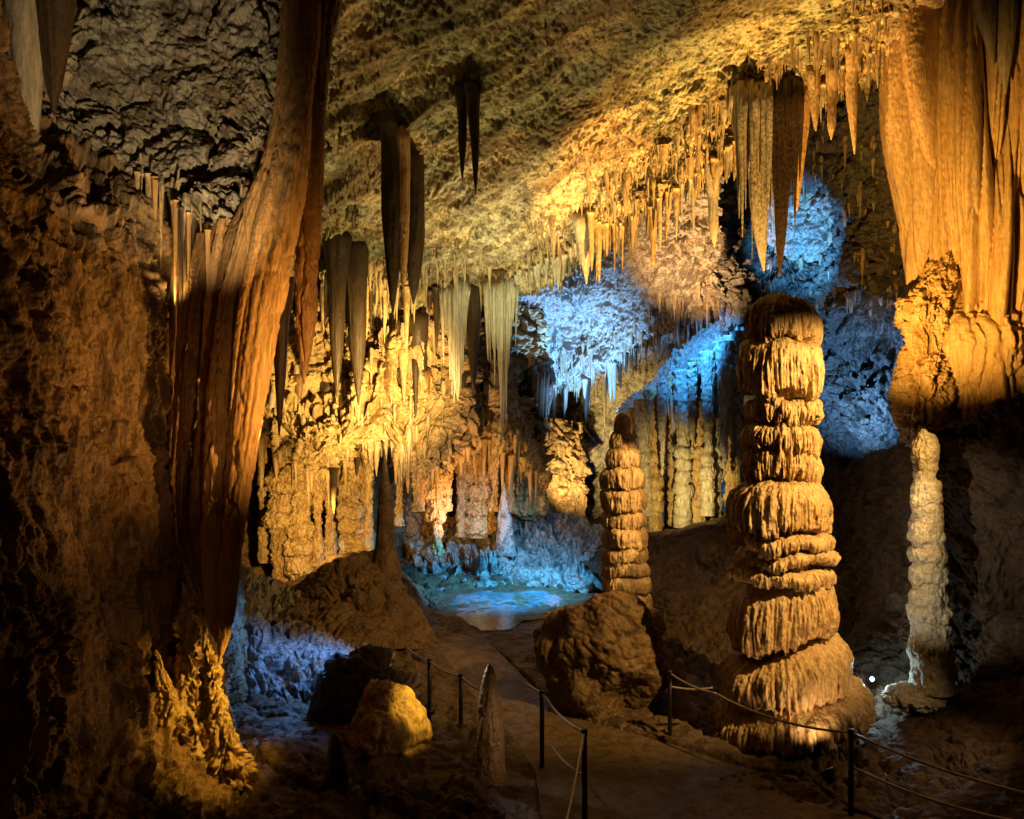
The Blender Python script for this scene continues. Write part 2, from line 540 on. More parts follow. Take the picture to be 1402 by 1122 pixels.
def blob(name, c, rad, mat, relief, nu=220, nv=140, squash=0.0, shape=None):
    """boulder: displaced ellipsoid. c: (px,py,Y), rad: (rx,ry,rz) metres"""
    c = P(*c)
    u = np.linspace(0, 2 * np.pi, int(nu * Q), endpoint=False)
    v = np.linspace(0.001, np.pi - 0.001, int(nv * Q))
    U, V = np.meshgrid(u, v)
    d = np.stack([np.cos(U) * np.sin(V), np.sin(U) * np.sin(V), np.cos(V)], -1)
    pos = c + d * np.array(rad)
    if shape is not None:
        pos = shape(pos, c, d)
    h = relief(pos.reshape(-1, 3)).reshape(U.shape)
    pos = pos + d * h[:, :, None]
    pos[0] = pos[0].mean(axis=0); pos[-1] = pos[-1].mean(axis=0)
    org = np.array([c[0], c[1], pos[:, :, 2].min()])
    return mesh_from_grid(name, pos, True, mat, origin=org)


def tube(name, pts, r, mat, segs=10, origin=None, taper=None):
    pts = np.array(pts, float)
    t = np.gradient(pts, axis=0)
    t /= np.linalg.norm(t, axis=1)[:, None]
    up = np.array([0.13, 0.21, 1.0]); 
    if abs(t[0] @ up) > 0.95: up = np.array([1.0, 0.2, 0.1])
    a = np.cross(t, up); a /= np.linalg.norm(a, axis=1)[:, None]
    b = np.cross(t, a)
    th = np.linspace(0, 2 * np.pi, segs, endpoint=False)
    rr = np.full(len(pts), r) if taper is None else np.array(taper)
    pos = pts[:, None, :] + rr[:, None, None] * (np.cos(th)[None, :, None] * a[:, None, :] + np.sin(th)[None, :, None] * b[:, None, :])
    # closed ends
    pos = np.concatenate([np.repeat(pts[:1, None, :], segs, 1), pos, np.repeat(pts[-1:, None, :], segs, 1)], 0)
    return mesh_from_grid(name, pos, True, mat, origin=np.array(pts[0] if origin is None else origin))


def sag(a, b, drop, n=24):
    t = np.linspace(0, 1, n)[:, None]
    p = a * (1 - t) + b * t
    p[:, 2] -= (4 * drop * t * (1 - t))[:, 0]
    return p


# ================================================================== SETTING
# ---- main ceiling: from over the viewer down to its ragged lip above the back chambers
ceil_net = [
    [(-900, -900, 5), (-300, -900, 5), (100, -900, 5), (400, -900, 5), (620, -900, 5), (780, -900, 5), (1000, -900, 5), (1300, -900, 5), (1700, -900, 5)],
    [(-700, -300, 8), (-200, -300, 8.5), (150, -260, 9), (400, -220, 10), (600, -180, 10.5), (780, -200, 10.5), (1000, -220, 10), (1250, -240, 9.5), (1600, -260, 9)],
    [(-500, -60, 11), (-100, -40, 12), (200, -10, 12.5), (400, 0, 13), (590, 10, 13), (780, 0, 13), (980, -60, 12), (1200, -100, 11), (1500, -140, 10.5)],
    [(-400, 60, 13), (-50, 80, 14), (230, 110, 14.5), (420, 120, 15), (590, 130, 15), (760, 130, 14.8), (960, 40, 13.2), (1190, -40, 12), (1480, -80, 11.5)],
    [(-300, 150, 15), (0, 170, 16), (260, 210, 16.5), (440, 240, 17), (580, 260, 17), (730, 250, 16.5), (900, 160, 14.8), (1140, 50, 13), (1420, -10, 12.5)],
    [(-300, 230, 16), (0, 260, 17.5), (280, 300, 18.5), (450, 330, 19), (580, 345, 19), (715, 330, 18.5), (850, 255, 16.2), (1070, 130, 14), (1350, 30, 13.3)],
    [(-300, 260, 17), (0, 320, 18.5), (290, 370, 19.5), (450, 392, 20), (585, 400, 20.2), (720, 375, 19.5), (838, 312, 17), (1035, 180, 14.6), (1300, 70, 14)],
    [(-300, 240, 18.5), (0, 300, 20), (300, 350, 21), (460, 372, 21.5), (590, 380, 22), (735, 350, 21.5), (860, 270, 19), (1050, 140, 16.5), (1300, 30, 16)],
    [(-300, 100, 20), (0, 150, 22), (300, 200, 23), (460, 230, 23.5), (600, 240, 24), (745, 220, 24), (880, 140, 22), (1060, 20, 20), (1300, -80, 19)],
]
def ceil_relief(p):
    lo = sstep(12.0, 18.0, p[:, 1]) * (1 - sstep(-1.5, 1.5, p[:, 0]))      # rougher low down on the left
    h = rock(p, 0.8, (1, 1, 1), 0.40, 0.10, 0.045, 0.035, 0.034) + lo * 0.6 * rock(p + 7.0, 1.0, (1, 1, 1), 0.0, 0.22, 0.05, 0.08, 0.0)
    # long diagonal ribs left of the golden part
    q = warp(p, 0.6, 0.4)
    e1 = P(820, 40, 13.5) - P(480, 290, 17); e1 /= np.linalg.norm(e1)
    e2 = np.cross(e1, np.array([0, 0.4, 1.0])); e2 /= np.linalg.norm(e2)
    r = fbm(np.stack([q @ e2 * 1.15, q @ e1 * 0.14, 0 * p[:, 0]], -1) + 3.3, 2, ridged=True)
    w = 1 - sstep(-0.3, 1.8, p[:, 0])
    return h + 0.50 * w * np.clip(r - 0.05, -0.5, 1)


def ceil_nubs(p, V):
    a1, a2 = worley(np.stack([p[:, 0] * 5.0, p[:, 1] * 4.0, 0 * p[:, 0] + .5], -1))
    b1, b2 = worley(np.stack([p[:, 0] * 10, p[:, 1] * 8, 0 * p[:, 0] + 8.5], -1))
    n = sstep(-0.35, 0.4, gnoise(p * np.array([2.3, 2.3, 0])))
    lip = sstep(3.4, 5.8, V) * (1 - sstep(6.3, 7.0, V)) * (0.25 + 0.75 * sstep(-.3, 1.4, p[:, 0]))
    return lip * (0.75 * n * np.clip(1 - a1 / 0.6, 0, 1) ** 2.6 + 0.30 * np.clip(1 - b1 / 0.6, 0, 1) ** 2.2)


sheet('cave_ceiling', ceil_net, 1150, 820,
      ceil_relief, M['ceiling'], pend=ceil_nubs)

# ---- back chamber: sloping roof (lit blue / peach), its lip, then the far wall
back_net = [
    [(300, 250, 24), (500, 250, 24), (700, 250, 24.5), (800, 230, 24), (900, 180, 22.5), (1020, 120, 21.5), (1150, 60, 20)],
    [(300, 420, 26), (500, 420, 26), (700, 395, 25.5), (800, 360, 25), (900, 310, 23.5), (1020, 230, 22), (1150, 150, 20.5)],
    [(300, 520, 29), (500, 510, 28.5), (700, 480, 27.5), (800, 450, 27), (900, 385, 24.5), (1020, 330, 23), (1150, 270, 21)],
    [(300, 570, 31), (500, 560, 30.5), (700, 545, 29.5), (800, 530, 28.5), (900, 450, 26), (1020, 420, 24), (1150, 370, 22)],
    [(300, 560, 33), (500, 550, 33), (700, 532, 32), (800, 520, 31), (905, 470, 29), (1020, 470, 27.5), (1150, 450, 25)],
    [(300, 600, 34), (500, 600, 34), (700, 590, 33.5), (800, 580, 33), (905, 570, 32), (1020, 570, 31), (1150, 560, 30)],
    [(300, 720, 35), (500, 720, 35), (700, 715, 34.5), (800, 715, 34), (905, 715, 33), (1020, 715, 32), (1150, 715, 31)],
    [(300, 800, 35), (500, 800, 35), (700, 790, 34.5), (800, 790, 34), (905, 790, 33), (1020, 790, 32), (1150, 790, 31)],
]
sheet('back_chamber_wall', back_net, 760, 640,
      lambda p: rock(p, 1.25, (1, 1, 0.8), 0.6, 0.34, 0.20, 0.16, 0.07), M['pale'])

# ---- golden wall in the middle distance on the left, ending in a lip above dark openings
gold_net = [
    [(250, 330, 21.5), (360, 340, 22), (440, 350, 22.5), (520, 365, 22.5), (590, 375, 22.8), (660, 390, 24), (740, 430, 26.5)],
    [(250, 400, 21.3), (360, 410, 21.7), (440, 420, 21.9), (520, 420, 21.3), (590, 430, 21.7), (660, 450, 23.5), (740, 490, 26.5)],
    [(250, 470, 21.1), (360, 480, 21.3), (440, 490, 21.5), (520, 470, 20.4), (590, 490, 21.3), (660, 520, 23.3), (740, 560, 26.1)],
    [(250, 540, 20.5), (360, 545, 20.5), (440, 545, 20.7), (520, 540, 20.4), (590, 550, 21.3), (660, 575, 22.7), (740, 610, 25.5)],
    [(250, 600, 19.5), (360, 575, 19.9), (440, 610, 19.2), (520, 580, 20.4), (590, 615, 20.4), (660, 585, 22.2), (740, 640, 24.5)],
    [(250, 640, 19.5), (360, 606, 20.0), (440, 662, 19.2), (520, 610, 20.6), (590, 655, 20.3), (660, 608, 22.2), (740, 660, 24.5)],
    [(250, 630, 21), (360, 590, 21.3), (440, 645, 21.1), (520, 595, 22.1), (590, 635, 22.3), (660, 592, 23.8), (740, 640, 26)],
    [(250, 560, 23), (360, 550, 23.3), (440, 540, 23.5), (520, 545, 24.5), (590, 540, 25), (660, 550, 26), (740, 580, 28)],
]
sheet('golden_rock_wall', gold_net, 620, 500,
      lambda p: rock(p, 1.0, (1, 1, 0.55), 0.9, 0.40, 0.13, 0.24, 0.045), M['gold'])
# dark wall behind the openings
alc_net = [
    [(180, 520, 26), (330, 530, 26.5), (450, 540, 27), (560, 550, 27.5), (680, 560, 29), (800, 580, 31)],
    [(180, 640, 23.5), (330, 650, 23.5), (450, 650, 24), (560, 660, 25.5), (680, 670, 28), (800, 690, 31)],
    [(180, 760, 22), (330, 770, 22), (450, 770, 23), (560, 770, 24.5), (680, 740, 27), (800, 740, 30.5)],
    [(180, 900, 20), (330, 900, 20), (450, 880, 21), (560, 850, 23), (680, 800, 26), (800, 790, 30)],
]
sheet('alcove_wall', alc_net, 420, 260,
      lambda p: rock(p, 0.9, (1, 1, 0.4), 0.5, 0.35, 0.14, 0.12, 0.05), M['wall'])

# ---- right background wall with its blue-lit recesses
right_net = [
    [(985, 90, 17), (1050, 80, 18), (1110, 70, 18.5), (1180, 40, 18), (1260, 0, 16.5), (1400, -60, 15), (1650, -100, 12)],
    [(985, 220, 18.5), (1050, 210, 20.5), (1110, 200, 20), (1180, 170, 18), (1260, 130, 16.5), (1400, 100, 15), (1650, 80, 12)],
    [(985, 330, 20.5), (1050, 320, 22.8), (1110, 310, 22.5), (1180, 290, 19), (1260, 280, 17.5), (1400, 260, 16), (1650, 250, 12.5)],
    [(985, 420, 22), (1050, 420, 22), (1110, 410, 21), (1180, 400, 19), (1260, 400, 18), (1400, 400, 16.5), (1650, 400, 13)],
    [(985, 520, 25), (1050, 510, 23), (1110, 490, 21.5), (1180, 480, 20.5), (1260, 480, 19.5), (1400, 500, 17.5), (1650, 520, 13.5)],
    [(985, 600, 26), (1050, 600, 24), (1110, 590, 21.5), (1180, 580, 20), (1260, 580, 19), (1400, 600, 17.5), (1650, 640, 14)],
    [(985, 760, 26), (1050, 760, 24), (1110, 740, 21), (1180, 720, 19.5), (1260, 720, 18.5), (1400, 740, 17), (1650, 780, 14)],
]
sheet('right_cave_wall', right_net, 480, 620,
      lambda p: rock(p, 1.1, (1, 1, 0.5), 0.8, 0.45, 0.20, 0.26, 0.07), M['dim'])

# ---- left wall of the passage, in dark vertical folds
left_net = [
    [(-700, -300, 6.0), (-250, -250, 8), (-60, -150, 9.5), (40, 0, 12), (130, 60, 12.6), (200, 90, 12.8), (255, 100, 13.2), (285, 100, 15)],
    [(-700, 120, 5.0), (-250, 140, 6.6), (-60, 160, 8.0), (40, 190, 9.6), (130, 215, 10.2), (200, 225, 10.6), (255, 230, 11.4), (285, 230, 14)],
    [(-700, 330, 3.9), (-250, 340, 5.6), (-60, 350, 7.0), (40, 360, 8.0), (120, 370, 8.8), (185, 380, 9.6), (250, 390, 11), (290, 390, 14)],
    [(-700, 530, 3.8), (-250, 540, 5.4), (-60, 540, 6.7), (40, 550, 7.6), (125, 560, 8.5), (190, 570, 9.3), (245, 580, 10.6), (300, 590, 14)],
    [(-700, 720, 3.7), (-250, 720, 5.2), (-60, 720, 6.3), (50, 720, 7.2), (130, 710, 8.2), (200, 700, 9.0), (250, 700, 10.2), (310, 710, 14)],
    [(-700, 860, 3.6), (-250, 870, 5.0), (-60, 870, 6.1), (50, 870, 7.0), (130, 860, 7.9), (200, 850, 8.8), (255, 850, 9.8), (320, 860, 13.5)],
    [(-700, 1010, 3.5), (-250, 1010, 4.9), (-60, 1010, 6.0), (60, 1010, 6.9), (140, 1000, 7.9), (215, 990, 8.8), (275, 985, 9.8), (330, 990, 13)],
    [(-700, 1250, 3.5), (-250, 1230, 4.9), (-60, 1210, 6.0), (60, 1190, 6.9), (150, 1160, 7.9), (230, 1120, 8.8), (290, 1100, 9.8), (340, 1090, 12.5)],
    [(-700, 1500, 3.5), (-250, 1450, 4.9), (-60, 1400, 6.0), (60, 1360, 6.9), (150, 1300, 7.9), (230, 1250, 8.8), (290, 1200, 9.8), (340, 1150, 12.5)],
]


def left_relief(p):
    h = rock(p, 0.5, (1, 1, 0.34), 0.26, 0.09, 0.035, 0.07, 0.02)
    q = warp(p * np.array([1, 1, 0.2]), 1.2, 0.3)
    h = h + 0.34 * fbm(q * 1.9 + 4, 3, ridged=True)
    return h


sheet('left_cave_wall', left_net, 640, 900, left_relief, M['wall'])

# ---- hanging rock mass upper left
lobe_net = [
    [(-120, -420, 6.5), (60, -420, 7), (180, -420, 7.5), (290, -420, 8), (400, -420, 8.6), (470, -420, 9.5), (500, -420, 12)],
    [(-120, -120, 8.6), (60, -110, 9.2), (180, -100, 9.6), (290, -90, 9.7), (390, -80, 10), (440, -80, 10.6), (470, -80, 13)],
    [(-60, 20, 9.2), (80, 30, 9.7), (180, 50, 10), (290, 60, 9.9), (375, 70, 10), (415, 80, 10.8), (450, 90, 13)],
    [(0, 90, 9.6), (90, 120, 9.8), (180, 150, 10), (290, 160, 9.8), (370, 180, 9.8), (405, 190, 10.6), (440, 200, 13)],
    [(40, 150, 9.8), (110, 185, 9.8), (195, 220, 9.8), (290, 250, 9.5), (365, 250, 9.6), (395, 260, 10.4), (430, 270, 13)],
    [(60, 185, 10), (120, 212, 9.9), (205, 246, 9.8), (285, 318, 9.3), (345, 300, 9.5), (380, 300, 10.3), (420, 300, 13)],
    [(60, 180, 10.8), (120, 205, 10.8), (210, 240, 10.7), (285, 305, 10.4), (345, 290, 10.5), (385, 290, 11.2), (420, 290, 13.5)],
    [(60, 60, 12.5), (120, 80, 12.5), (210, 110, 12.5), (285, 160, 12.5), (345, 160, 12.5), (385, 150, 13), (420, 140, 14.5)],
]
sheet('hanging_rock_mass', lobe_net, 520, 520,
      lambda p: rock(p, 0.85, (1, 1, 1), 0.35, 0.20, 0.06, 0.10, 0.034), M['lobe'],
      'big rough grey hanging rock mass bulging from the ceiling in the upper left', 'rock', kind='thing')

# ---- ground
PATH = [(1200, 1400), (830, 1300), (740, 1122), (735, 1060), (700, 1010), (655, 960), (608, 900), (596, 878), (625, 868), (668, 880), (700, 910), (735, 945), (790, 985), (850, 1000), (960, 1034), (1050, 1062), (1140, 1096), (1300, 1170), (1500, 1300)]


def floor_pt(px, py, z=0.0):
    Y = (CAMZ - z) * F / (py - 561.0)
    return np.array([(px - 701) / F * Y, Y])


PPOLY = np.array([floor_pt(*a) for a in PATH])


def poly_sd(x, y, poly):
    """signed distance to polygon, positive inside"""
    d = np.full(x.shape, 1e9)
    ins = np.zeros(x.shape, bool)
    n = len(poly)
    for i in range(n):
        a, b = poly[i], poly[(i + 1) % n]
        ex, ey = b - a
        wx, wy = x - a[0], y - a[1]
        t = np.clip((wx * ex + wy * ey) / (ex * ex + ey * ey + 1e-12), 0, 1)
        d = np.minimum(d, (wx - ex * t) ** 2 + (wy - ey * t) ** 2)
        c = ((a[1] > y) != (b[1] > y)) & (x < ex * (y - a[1]) / (ey + 1e-12) + a[0])
        ins ^= c
    d = np.sqrt(d)
    return np.where(ins, d, -d)


def floor_z(x, y):
    p = np.stack([x, y, np.zeros_like(x)], -1)
    sd = poly_sd(x, y, PPOLY)
    near = sstep(0.0, 0.9, -sd)
    h = rock(p, 0.9, (1, 1, 1), 0.0, 0.20, 0.05, 0.06, 0.013) + 0.25 * (fbm(p * 0.5 + 3, 3) + 0.3)
    base = np.where(sd > 0, -0.06, 0.04 + 0.0 * sd)
    z = base + near * (h * 1.0 + 0.05) + (1 - near) * np.where(sd > -0.02, 0, 0.3 * np.maximum(h, -0.02))
    # the cone of rubble in front of the left wall
    def mound(cx, cy, r, hh, pw=1.0):
        d = np.sqrt((x - cx) ** 2 + (y - cy) ** 2) / r
        return hh * np.clip(1 - d, 0, 1) ** pw
    calm = sstep(0, 1.2, np.maximum(np.abs(x - 0.1) - 1.3, np.abs(y - 17.6) - 2.2))
    z = z * (0.15 + 0.85 * calm)
    z = z + near * mound(-2.6, 9.6, 1.9, 0.35)
    return z, sd


def floor_grid(x0, x1, y0, y1, nx, ny, yp=1.0):
    xs = np.linspace(x0, x1, nx)
    ys = y0 + (y1 - y0) * np.linspace(0, 1, ny) ** yp
    X, Y = np.meshgrid(xs, ys)
    return X, Y


X, Y_ = floor_grid(-9, 12, 3.0, 21, int(700 * Q), int(620 * Q), 1.0)
z, sd = floor_z(X.ravel(), Y_.ravel())
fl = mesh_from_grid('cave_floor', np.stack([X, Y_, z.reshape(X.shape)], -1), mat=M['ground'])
tag(fl, kind='structure')
X, Y_ = floor_grid(-26, 30, 20.9, 42, 260, 160)
q = np.stack([X.ravel(), Y_.ravel(), np.zeros(X.size)], -1)
z2 = rock(q, 1.0, (1, 1, 1), 0.4, 0.4, 0.2, 0.1, 0.05)
o = mesh_from_grid('rear_floor', np.stack([X, Y_, z2.reshape(X.shape) - 0.05], -1), mat=M['ground'])
tag(o, kind='structure')
# path: one sheet with a ragged edge, a few mm of crown
X, Y_ = floor_grid(-3.2, 9.5, 4.0, 16.5, 560, 560)
sd = poly_sd(X.ravel(), Y_.ravel(), PPOLY)
q = np.stack([X.ravel(), Y_.ravel(), np.zeros(X.size)], -1)
edge = sd + 0.07 * fbm(q * 2.2, 3)
zz = 0.012 + 0.018 * fbm(q * 1.1, 4) + 0.006 * fbm(q * 9, 2) - 0.35 * sstep(0.0, 0.14, -edge)
keep = (edge > -0.14).reshape(X.shape)
pos = np.stack([X, Y_, zz.reshape(X.shape)], -1)
idx = np.arange(X.size).reshape(X.shape)
f = np.stack([idx[:-1, :-1], idx[:-1, 1:], idx[1:, 1:], idx[1:, :-1]], -1).reshape(-1, 4)
kf = keep.ravel()[f].all(axis=1)
f = f[kf]
used = np.unique(f)
rm = np.full(X.size, -1); rm[used] = np.arange(len(used))
o = mesh_raw('footpath', pos.reshape(-1, 3)[used], rm[f], M['path'])
tag(o, kind='structure')

# ---- dark mud slope on the right
hill_net = [
    [(760, 800, 26), (870, 780, 25), (1000, 770, 24), (1100, 760, 23), (1180, 740, 22), (1260, 660, 15), (1340, 620, 14), (1460, 570, 13), (1700, 520, 11.5)],
    [(760, 760, 24), (870, 735, 23), (1000, 705, 22), (1090, 680, 20.5), (1160, 652, 19), (1240, 606, 12.9), (1310, 570, 11.9), (1420, 525, 11.2), (1640, 450, 10.2)],
    [(800, 775, 21), (885, 748, 20.5), (1000, 722, 19.5), (1090, 700, 18.2), (1160, 675, 17), (1240, 640, 12.6), (1310, 605, 11.7), (1420, 565, 11.0), (1640, 500, 10.0)],
    [(830, 800, 18.5), (890, 790, 18), (1000, 770, 17), (1090, 760, 16), (1165, 750, 15.2), (1240, 730, 12.5), (1310, 700, 11.6), (1420, 670, 10.9), (1640, 640, 9.8)],
    [(850, 850, 16.5), (900, 850, 16), (1000, 850, 15), (1090, 850, 14.3), (1170, 845, 13.7), (1240, 835, 12.2), (1310, 820, 11.5), (1420, 800, 10.8), (1640, 800, 9.6)],
    [(850, 905, 14.6), (900, 912, 14.2), (1000, 930, 13.2), (1090, 935, 12.8), (1170, 930, 12.5), (1240, 925, 11.8), (1310, 920, 11.3), (1420, 900, 10.7), (1640, 900, 9.8)],
    [(850, 960, 12.6), (900, 965, 12.4), (1000, 985, 11.7), (1090, 990, 11.4), (1170, 985, 11.3), (1240, 975, 11.0), (1310, 970, 10.7), (1420, 960, 10.2), (1640, 980, 9.0)],
    [(850, 1010, 11.2), (900, 1015, 11), (1000, 1035, 10.5), (1090, 1050, 10), (1180, 1050, 9.9), (1250, 1040, 9.8), (1330, 1040, 9.4), (1430, 1040, 9), (1640, 1060, 8.2)],
    [(850, 1060, 10.2), (900, 1065, 10.0), (1000, 1080, 9.6), (1090, 1100, 9.2), (1190, 1120, 8.9), (1270, 1130, 8.6), (1360, 1150, 8.2), (1450, 1160, 7.8), (1640, 1180, 7.2)],
]


def hill_relief(p):
    h = rock(p, 0.8, (1, 1, 1), 0.30, 0.08, 0.03, 0.03, 0.016)
    return h * sstep(8.0, 13.5, p[:, 1]) * 1.2 + h * 0.55


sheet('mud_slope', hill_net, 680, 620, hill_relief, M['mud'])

# ---- mid-left mound in front of the golden columns, blue-lit rock slope, pool floor
mound_net = [
    [(330, 830, 19), (400, 800, 19.5), (450, 775, 19.5), (510, 765, 19.5), (550, 790, 19.5), (590, 830, 19.5), (630, 880, 19)],
    [(345, 850, 16.5), (405, 800, 17), (455, 762, 17), (510, 752, 17), (552, 785, 17), (584, 830, 16.8), (600, 872, 16.5)],
    [(360, 860, 15), (415, 825, 15.4), (460, 800, 15.5), (515, 795, 15.5), (552, 812, 15.5), (580, 840, 15.6), (596, 878, 15.6)],
    [(390, 870, 14), (430, 855, 14.4), (475, 845, 14.5), (520, 845, 14.5), (550, 850, 14.7), (574, 862, 15), (590, 884, 15.3)],
    [(420, 890, 13.4), (450, 890, 13.7), (490, 888, 13.9), (525, 888, 14.1), (550, 888, 14.4), (568, 890, 14.8), (580, 896, 15)],
]
sheet('brown_mound', mound_net, 320, 260, lambda p: rock(p, 1.0, (1, 1, 0.8), 0.35, 0.20, 0.05, 0.03, 0.018), M['boulder'],
      'dark brown rocky mound rising below the golden columns left of the path', 'mound', kind='thing')

slope_net = [
    [(300, 760, 17), (345, 780, 16.6), (390, 800, 16.2), (440, 830, 15.6), (490, 860, 15), (540, 885, 14.6)],
    [(300, 815, 14.5), (345, 832, 14.5), (390, 845, 14.5), (440, 862, 14.2), (490, 882, 13.8), (540, 905, 13.4)],
    [(300, 890, 13), (340, 890, 13), (385, 895, 13), (430, 900, 12.9), (480, 912, 12.7), (530, 930, 12.4)],
    [(300, 960, 12), (340, 960, 12), (385, 960, 12), (425, 960, 11.9), (470, 965, 11.9), (520, 975, 11.7)],
    [(300, 1040, 11.2), (340, 1040, 11.1), (385, 1040, 11), (425, 1035, 11), (470, 1030, 11), (520, 1030, 10.9)],
    [(300, 1110, 10.6), (340, 1100, 10.4), (385, 1090, 10.3), (425, 1080, 10.3), (470, 1070, 10.3), (520, 1065, 10.3)],
]
sheet('wet_rock_slope', slope_net, 320, 360, lambda p: rock(p, 0.85, (1, 1, 1), 0.25, 0.30, 0.12, 0.14, 0.02), M['bluerock'])

pool_net = [
    [(560, 690, 28), (640, 690, 28), (700, 690, 28), (760, 700, 27), (830, 720, 26), (900, 740, 25)],
    [(560, 740, 25), (640, 730, 25), (700, 725, 25), (760, 735, 24), (830, 750, 23), (900, 760, 22.5)],
    [(570, 780, 22.5), (640, 765, 22.5), (700, 760, 22.5), (760, 765, 22), (830, 780, 21), (900, 790, 20)],
    [(580, 806, 20.4), (640, 794, 20.8), (700, 792, 20.9), (760, 792, 20.7), (830, 802, 19.9), (900, 815, 18.8)],
    [(582, 830, 19.0), (640, 812, 20), (700, 808, 20.2), (760, 808, 20), (830, 820, 19.0), (900, 835, 18)],
]
sheet('blue_rock_bank', pool_net, 420, 300, lambda p: rock(p, 1.5, (1, 1, 1), 0.4, 0.85, 0.28, 0.3, 0.04), M['bluerock'])

wp = [(612, 828), (630, 816), (668, 811), (700, 813), (730, 809), (764, 816), (770, 834), (750, 848), (720, 853), (694, 864), (660, 866), (634, 856), (618, 842)]
wpp = np.array([floor_pt(*a) for a in wp])
X, Y_ = floor_grid(-2.2, 2.0, 15.0, 21.0, 200, 220)
sd = poly_sd(X.ravel(), Y_.ravel(), wpp) + 0.10 * 2.2 * fbm(np.stack([X.ravel() * 1.6, Y_.ravel() * 1.6, 0 * X.ravel()], -1), 4)
kv = (sd > 0)
idx = np.arange(X.size).reshape(X.shape)
f = np.stack([idx[:-1, :-1], idx[:-1, 1:], idx[1:, 1:], idx[1:, :-1]], -1).reshape(-1, 4)
f = f[kv[f].all(axis=1)]
used = np.unique(f)
rm = np.full(X.size, -1); rm[used] = np.arange(len(used))
o = mesh_raw('pool_water', np.stack([X.ravel(), Y_.ravel(), np.full(X.size, 0.03)], -1)[used], rm[f], M['water'])
tag(o, kind='structure')

# ================================================================== STALAGMITES
# tall tiered stalagmite
bprof = [(403, 1070, 3), (410, 1069, 12), (425, 1068, 24), (450, 1068, 32), (468, 1068, 30), (500, 1068, 36), (530, 1070, 30), (546, 1071, 28), (575, 1070, 27), (605, 1070, 28), (645, 1070, 29), (700, 1068, 48), (720, 1069, 48), (746, 1071, 50), (770, 1070, 48), (792, 1070, 47), (830, 1070, 48), (868, 1068, 38), (905, 1072, 40), (930, 1074, 44), (960, 1076, 54), (992, 1077, 60), (1020, 1078, 84)]
btiers = [
    (405, 458, 1071, 51, 0.13, 1.0, 0.95),
    (468, 528, 1068, 57, 0.03, 1.3, 0.22),
    (546, 565, 1072, 50, -0.02, 1.4, 0.4),
    (580, 602, 1069, 52, 0.04, 1.2, 0.4),
    (609, 636, 1070, 51, 0.0, 1.7, 0.3),
    (655, 713, 1066, 69, -0.03, 1.0, 0.5),
    (725, 742, 1071, 70, 0.03, 0.7, 0.5),
    (749, 764, 1073, 69, -0.05, 0.6, 0.5),
    (772, 786, 1070, 70, 0.02, 0.7, 0.5),
    (797, 862, 1069, 68, -0.24, 1.0, 0.22),
    (880, 932, 1076, 90, -0.26, 1.2, 0.6),
    (938, 980, 1082, 104, -0.22, 1.0, 0.7),
]
BY = 11.0
o = tiered('tiered_stalagmite', 1070, BY, 402, 1010, bprof, btiers, M['tier'], 600, 800, fl_n=26, tooth=12, seed=4.2, fl_amp=0.26, wide=0.88, rough=0.032)
tag(o, 'tallest golden stalagmite of many stacked drip shelves standing right of the path', 'stalagmite')

mprof = [(566, 852, 2), (574, 852, 7), (590, 852, 10), (640, 853, 14), (700, 854, 18), (760, 855, 20), (800, 856, 22), (850, 858, 28), (890, 862, 48)]
mtiers = [
    (567, 592, 852, 10, 0.0, 0.5, 0.9), (594, 613, 853, 16, 0.1, 0.8, 0.6), (613, 634, 853, 22, 0.0, 0.6, 0.5), (638, 664, 853, 28, 0.02, 0.6, 0.5),
    (668, 694, 855, 29, 0.0, 0.7, 0.4), (697, 716, 855, 28, 0.0, 0.6, 0.5), (718, 744, 856, 29, 0.0, 0.8, 0.4), (746, 764, 856, 30, 0.0, 0.6, 0.5),
    (766, 784, 856, 30, 0.0, 0.6, 0.5), (786, 806, 857, 31, 0.0, 0.6, 0.5), (808, 836, 858, 31, 0.0, 0.7, 0.4)]
o = tiered('tiered_stalagmite', 855, 12.6, 565, 880, mprof, mtiers, M['tier'], 300, 480, fl_n=24, tooth=7, seed=9.1, fl_amp=0.16)
tag(o, 'slim golden tiered stalagmite growing on top of the brown boulder', 'stalagmite')

# slim scalloped cream stalagmite on the right
tprof = [(588, 1265, 1), (594, 1265, 8), (606, 1266, 14), (626, 1267, 17), (640, 1268, 13), (652, 1266, 13), (680, 1267, 16), (720, 1269, 18), (780, 1272, 20), (850, 1274, 23), (900, 1275, 25), (940, 1275, 27)]
ttiers = [(594, 640, 1268, 17, 0.1, 0.8, 0.5)]
for k in range(15):
    y = 660 + k * 18 + random.uniform(-8, 8)
    r = np.interp(y, [650, 720, 800, 930], [20, 25, 27, 32])
    ttiers.append((y, y + random.uniform(10, 16), 1267 + (y - 650) * 0.03 + random.uniform(-2, 2), r * random.uniform(0.92, 1.06), random.uniform(-.15, .15), 0.9, random.uniform(.3, .7)))
o = tiered('slim_stalagmite', 1272, 11.0, 587, 945, tprof, ttiers, M['cream'], 260, 420, fl_n=14, tooth=4, seed=2.2, fl_amp=0.10, rough=0.04, wide=0.84)
tag(o, 'tall slim cream stalagmite with scalloped sides at the foot of the right slope', 'stalagmite')

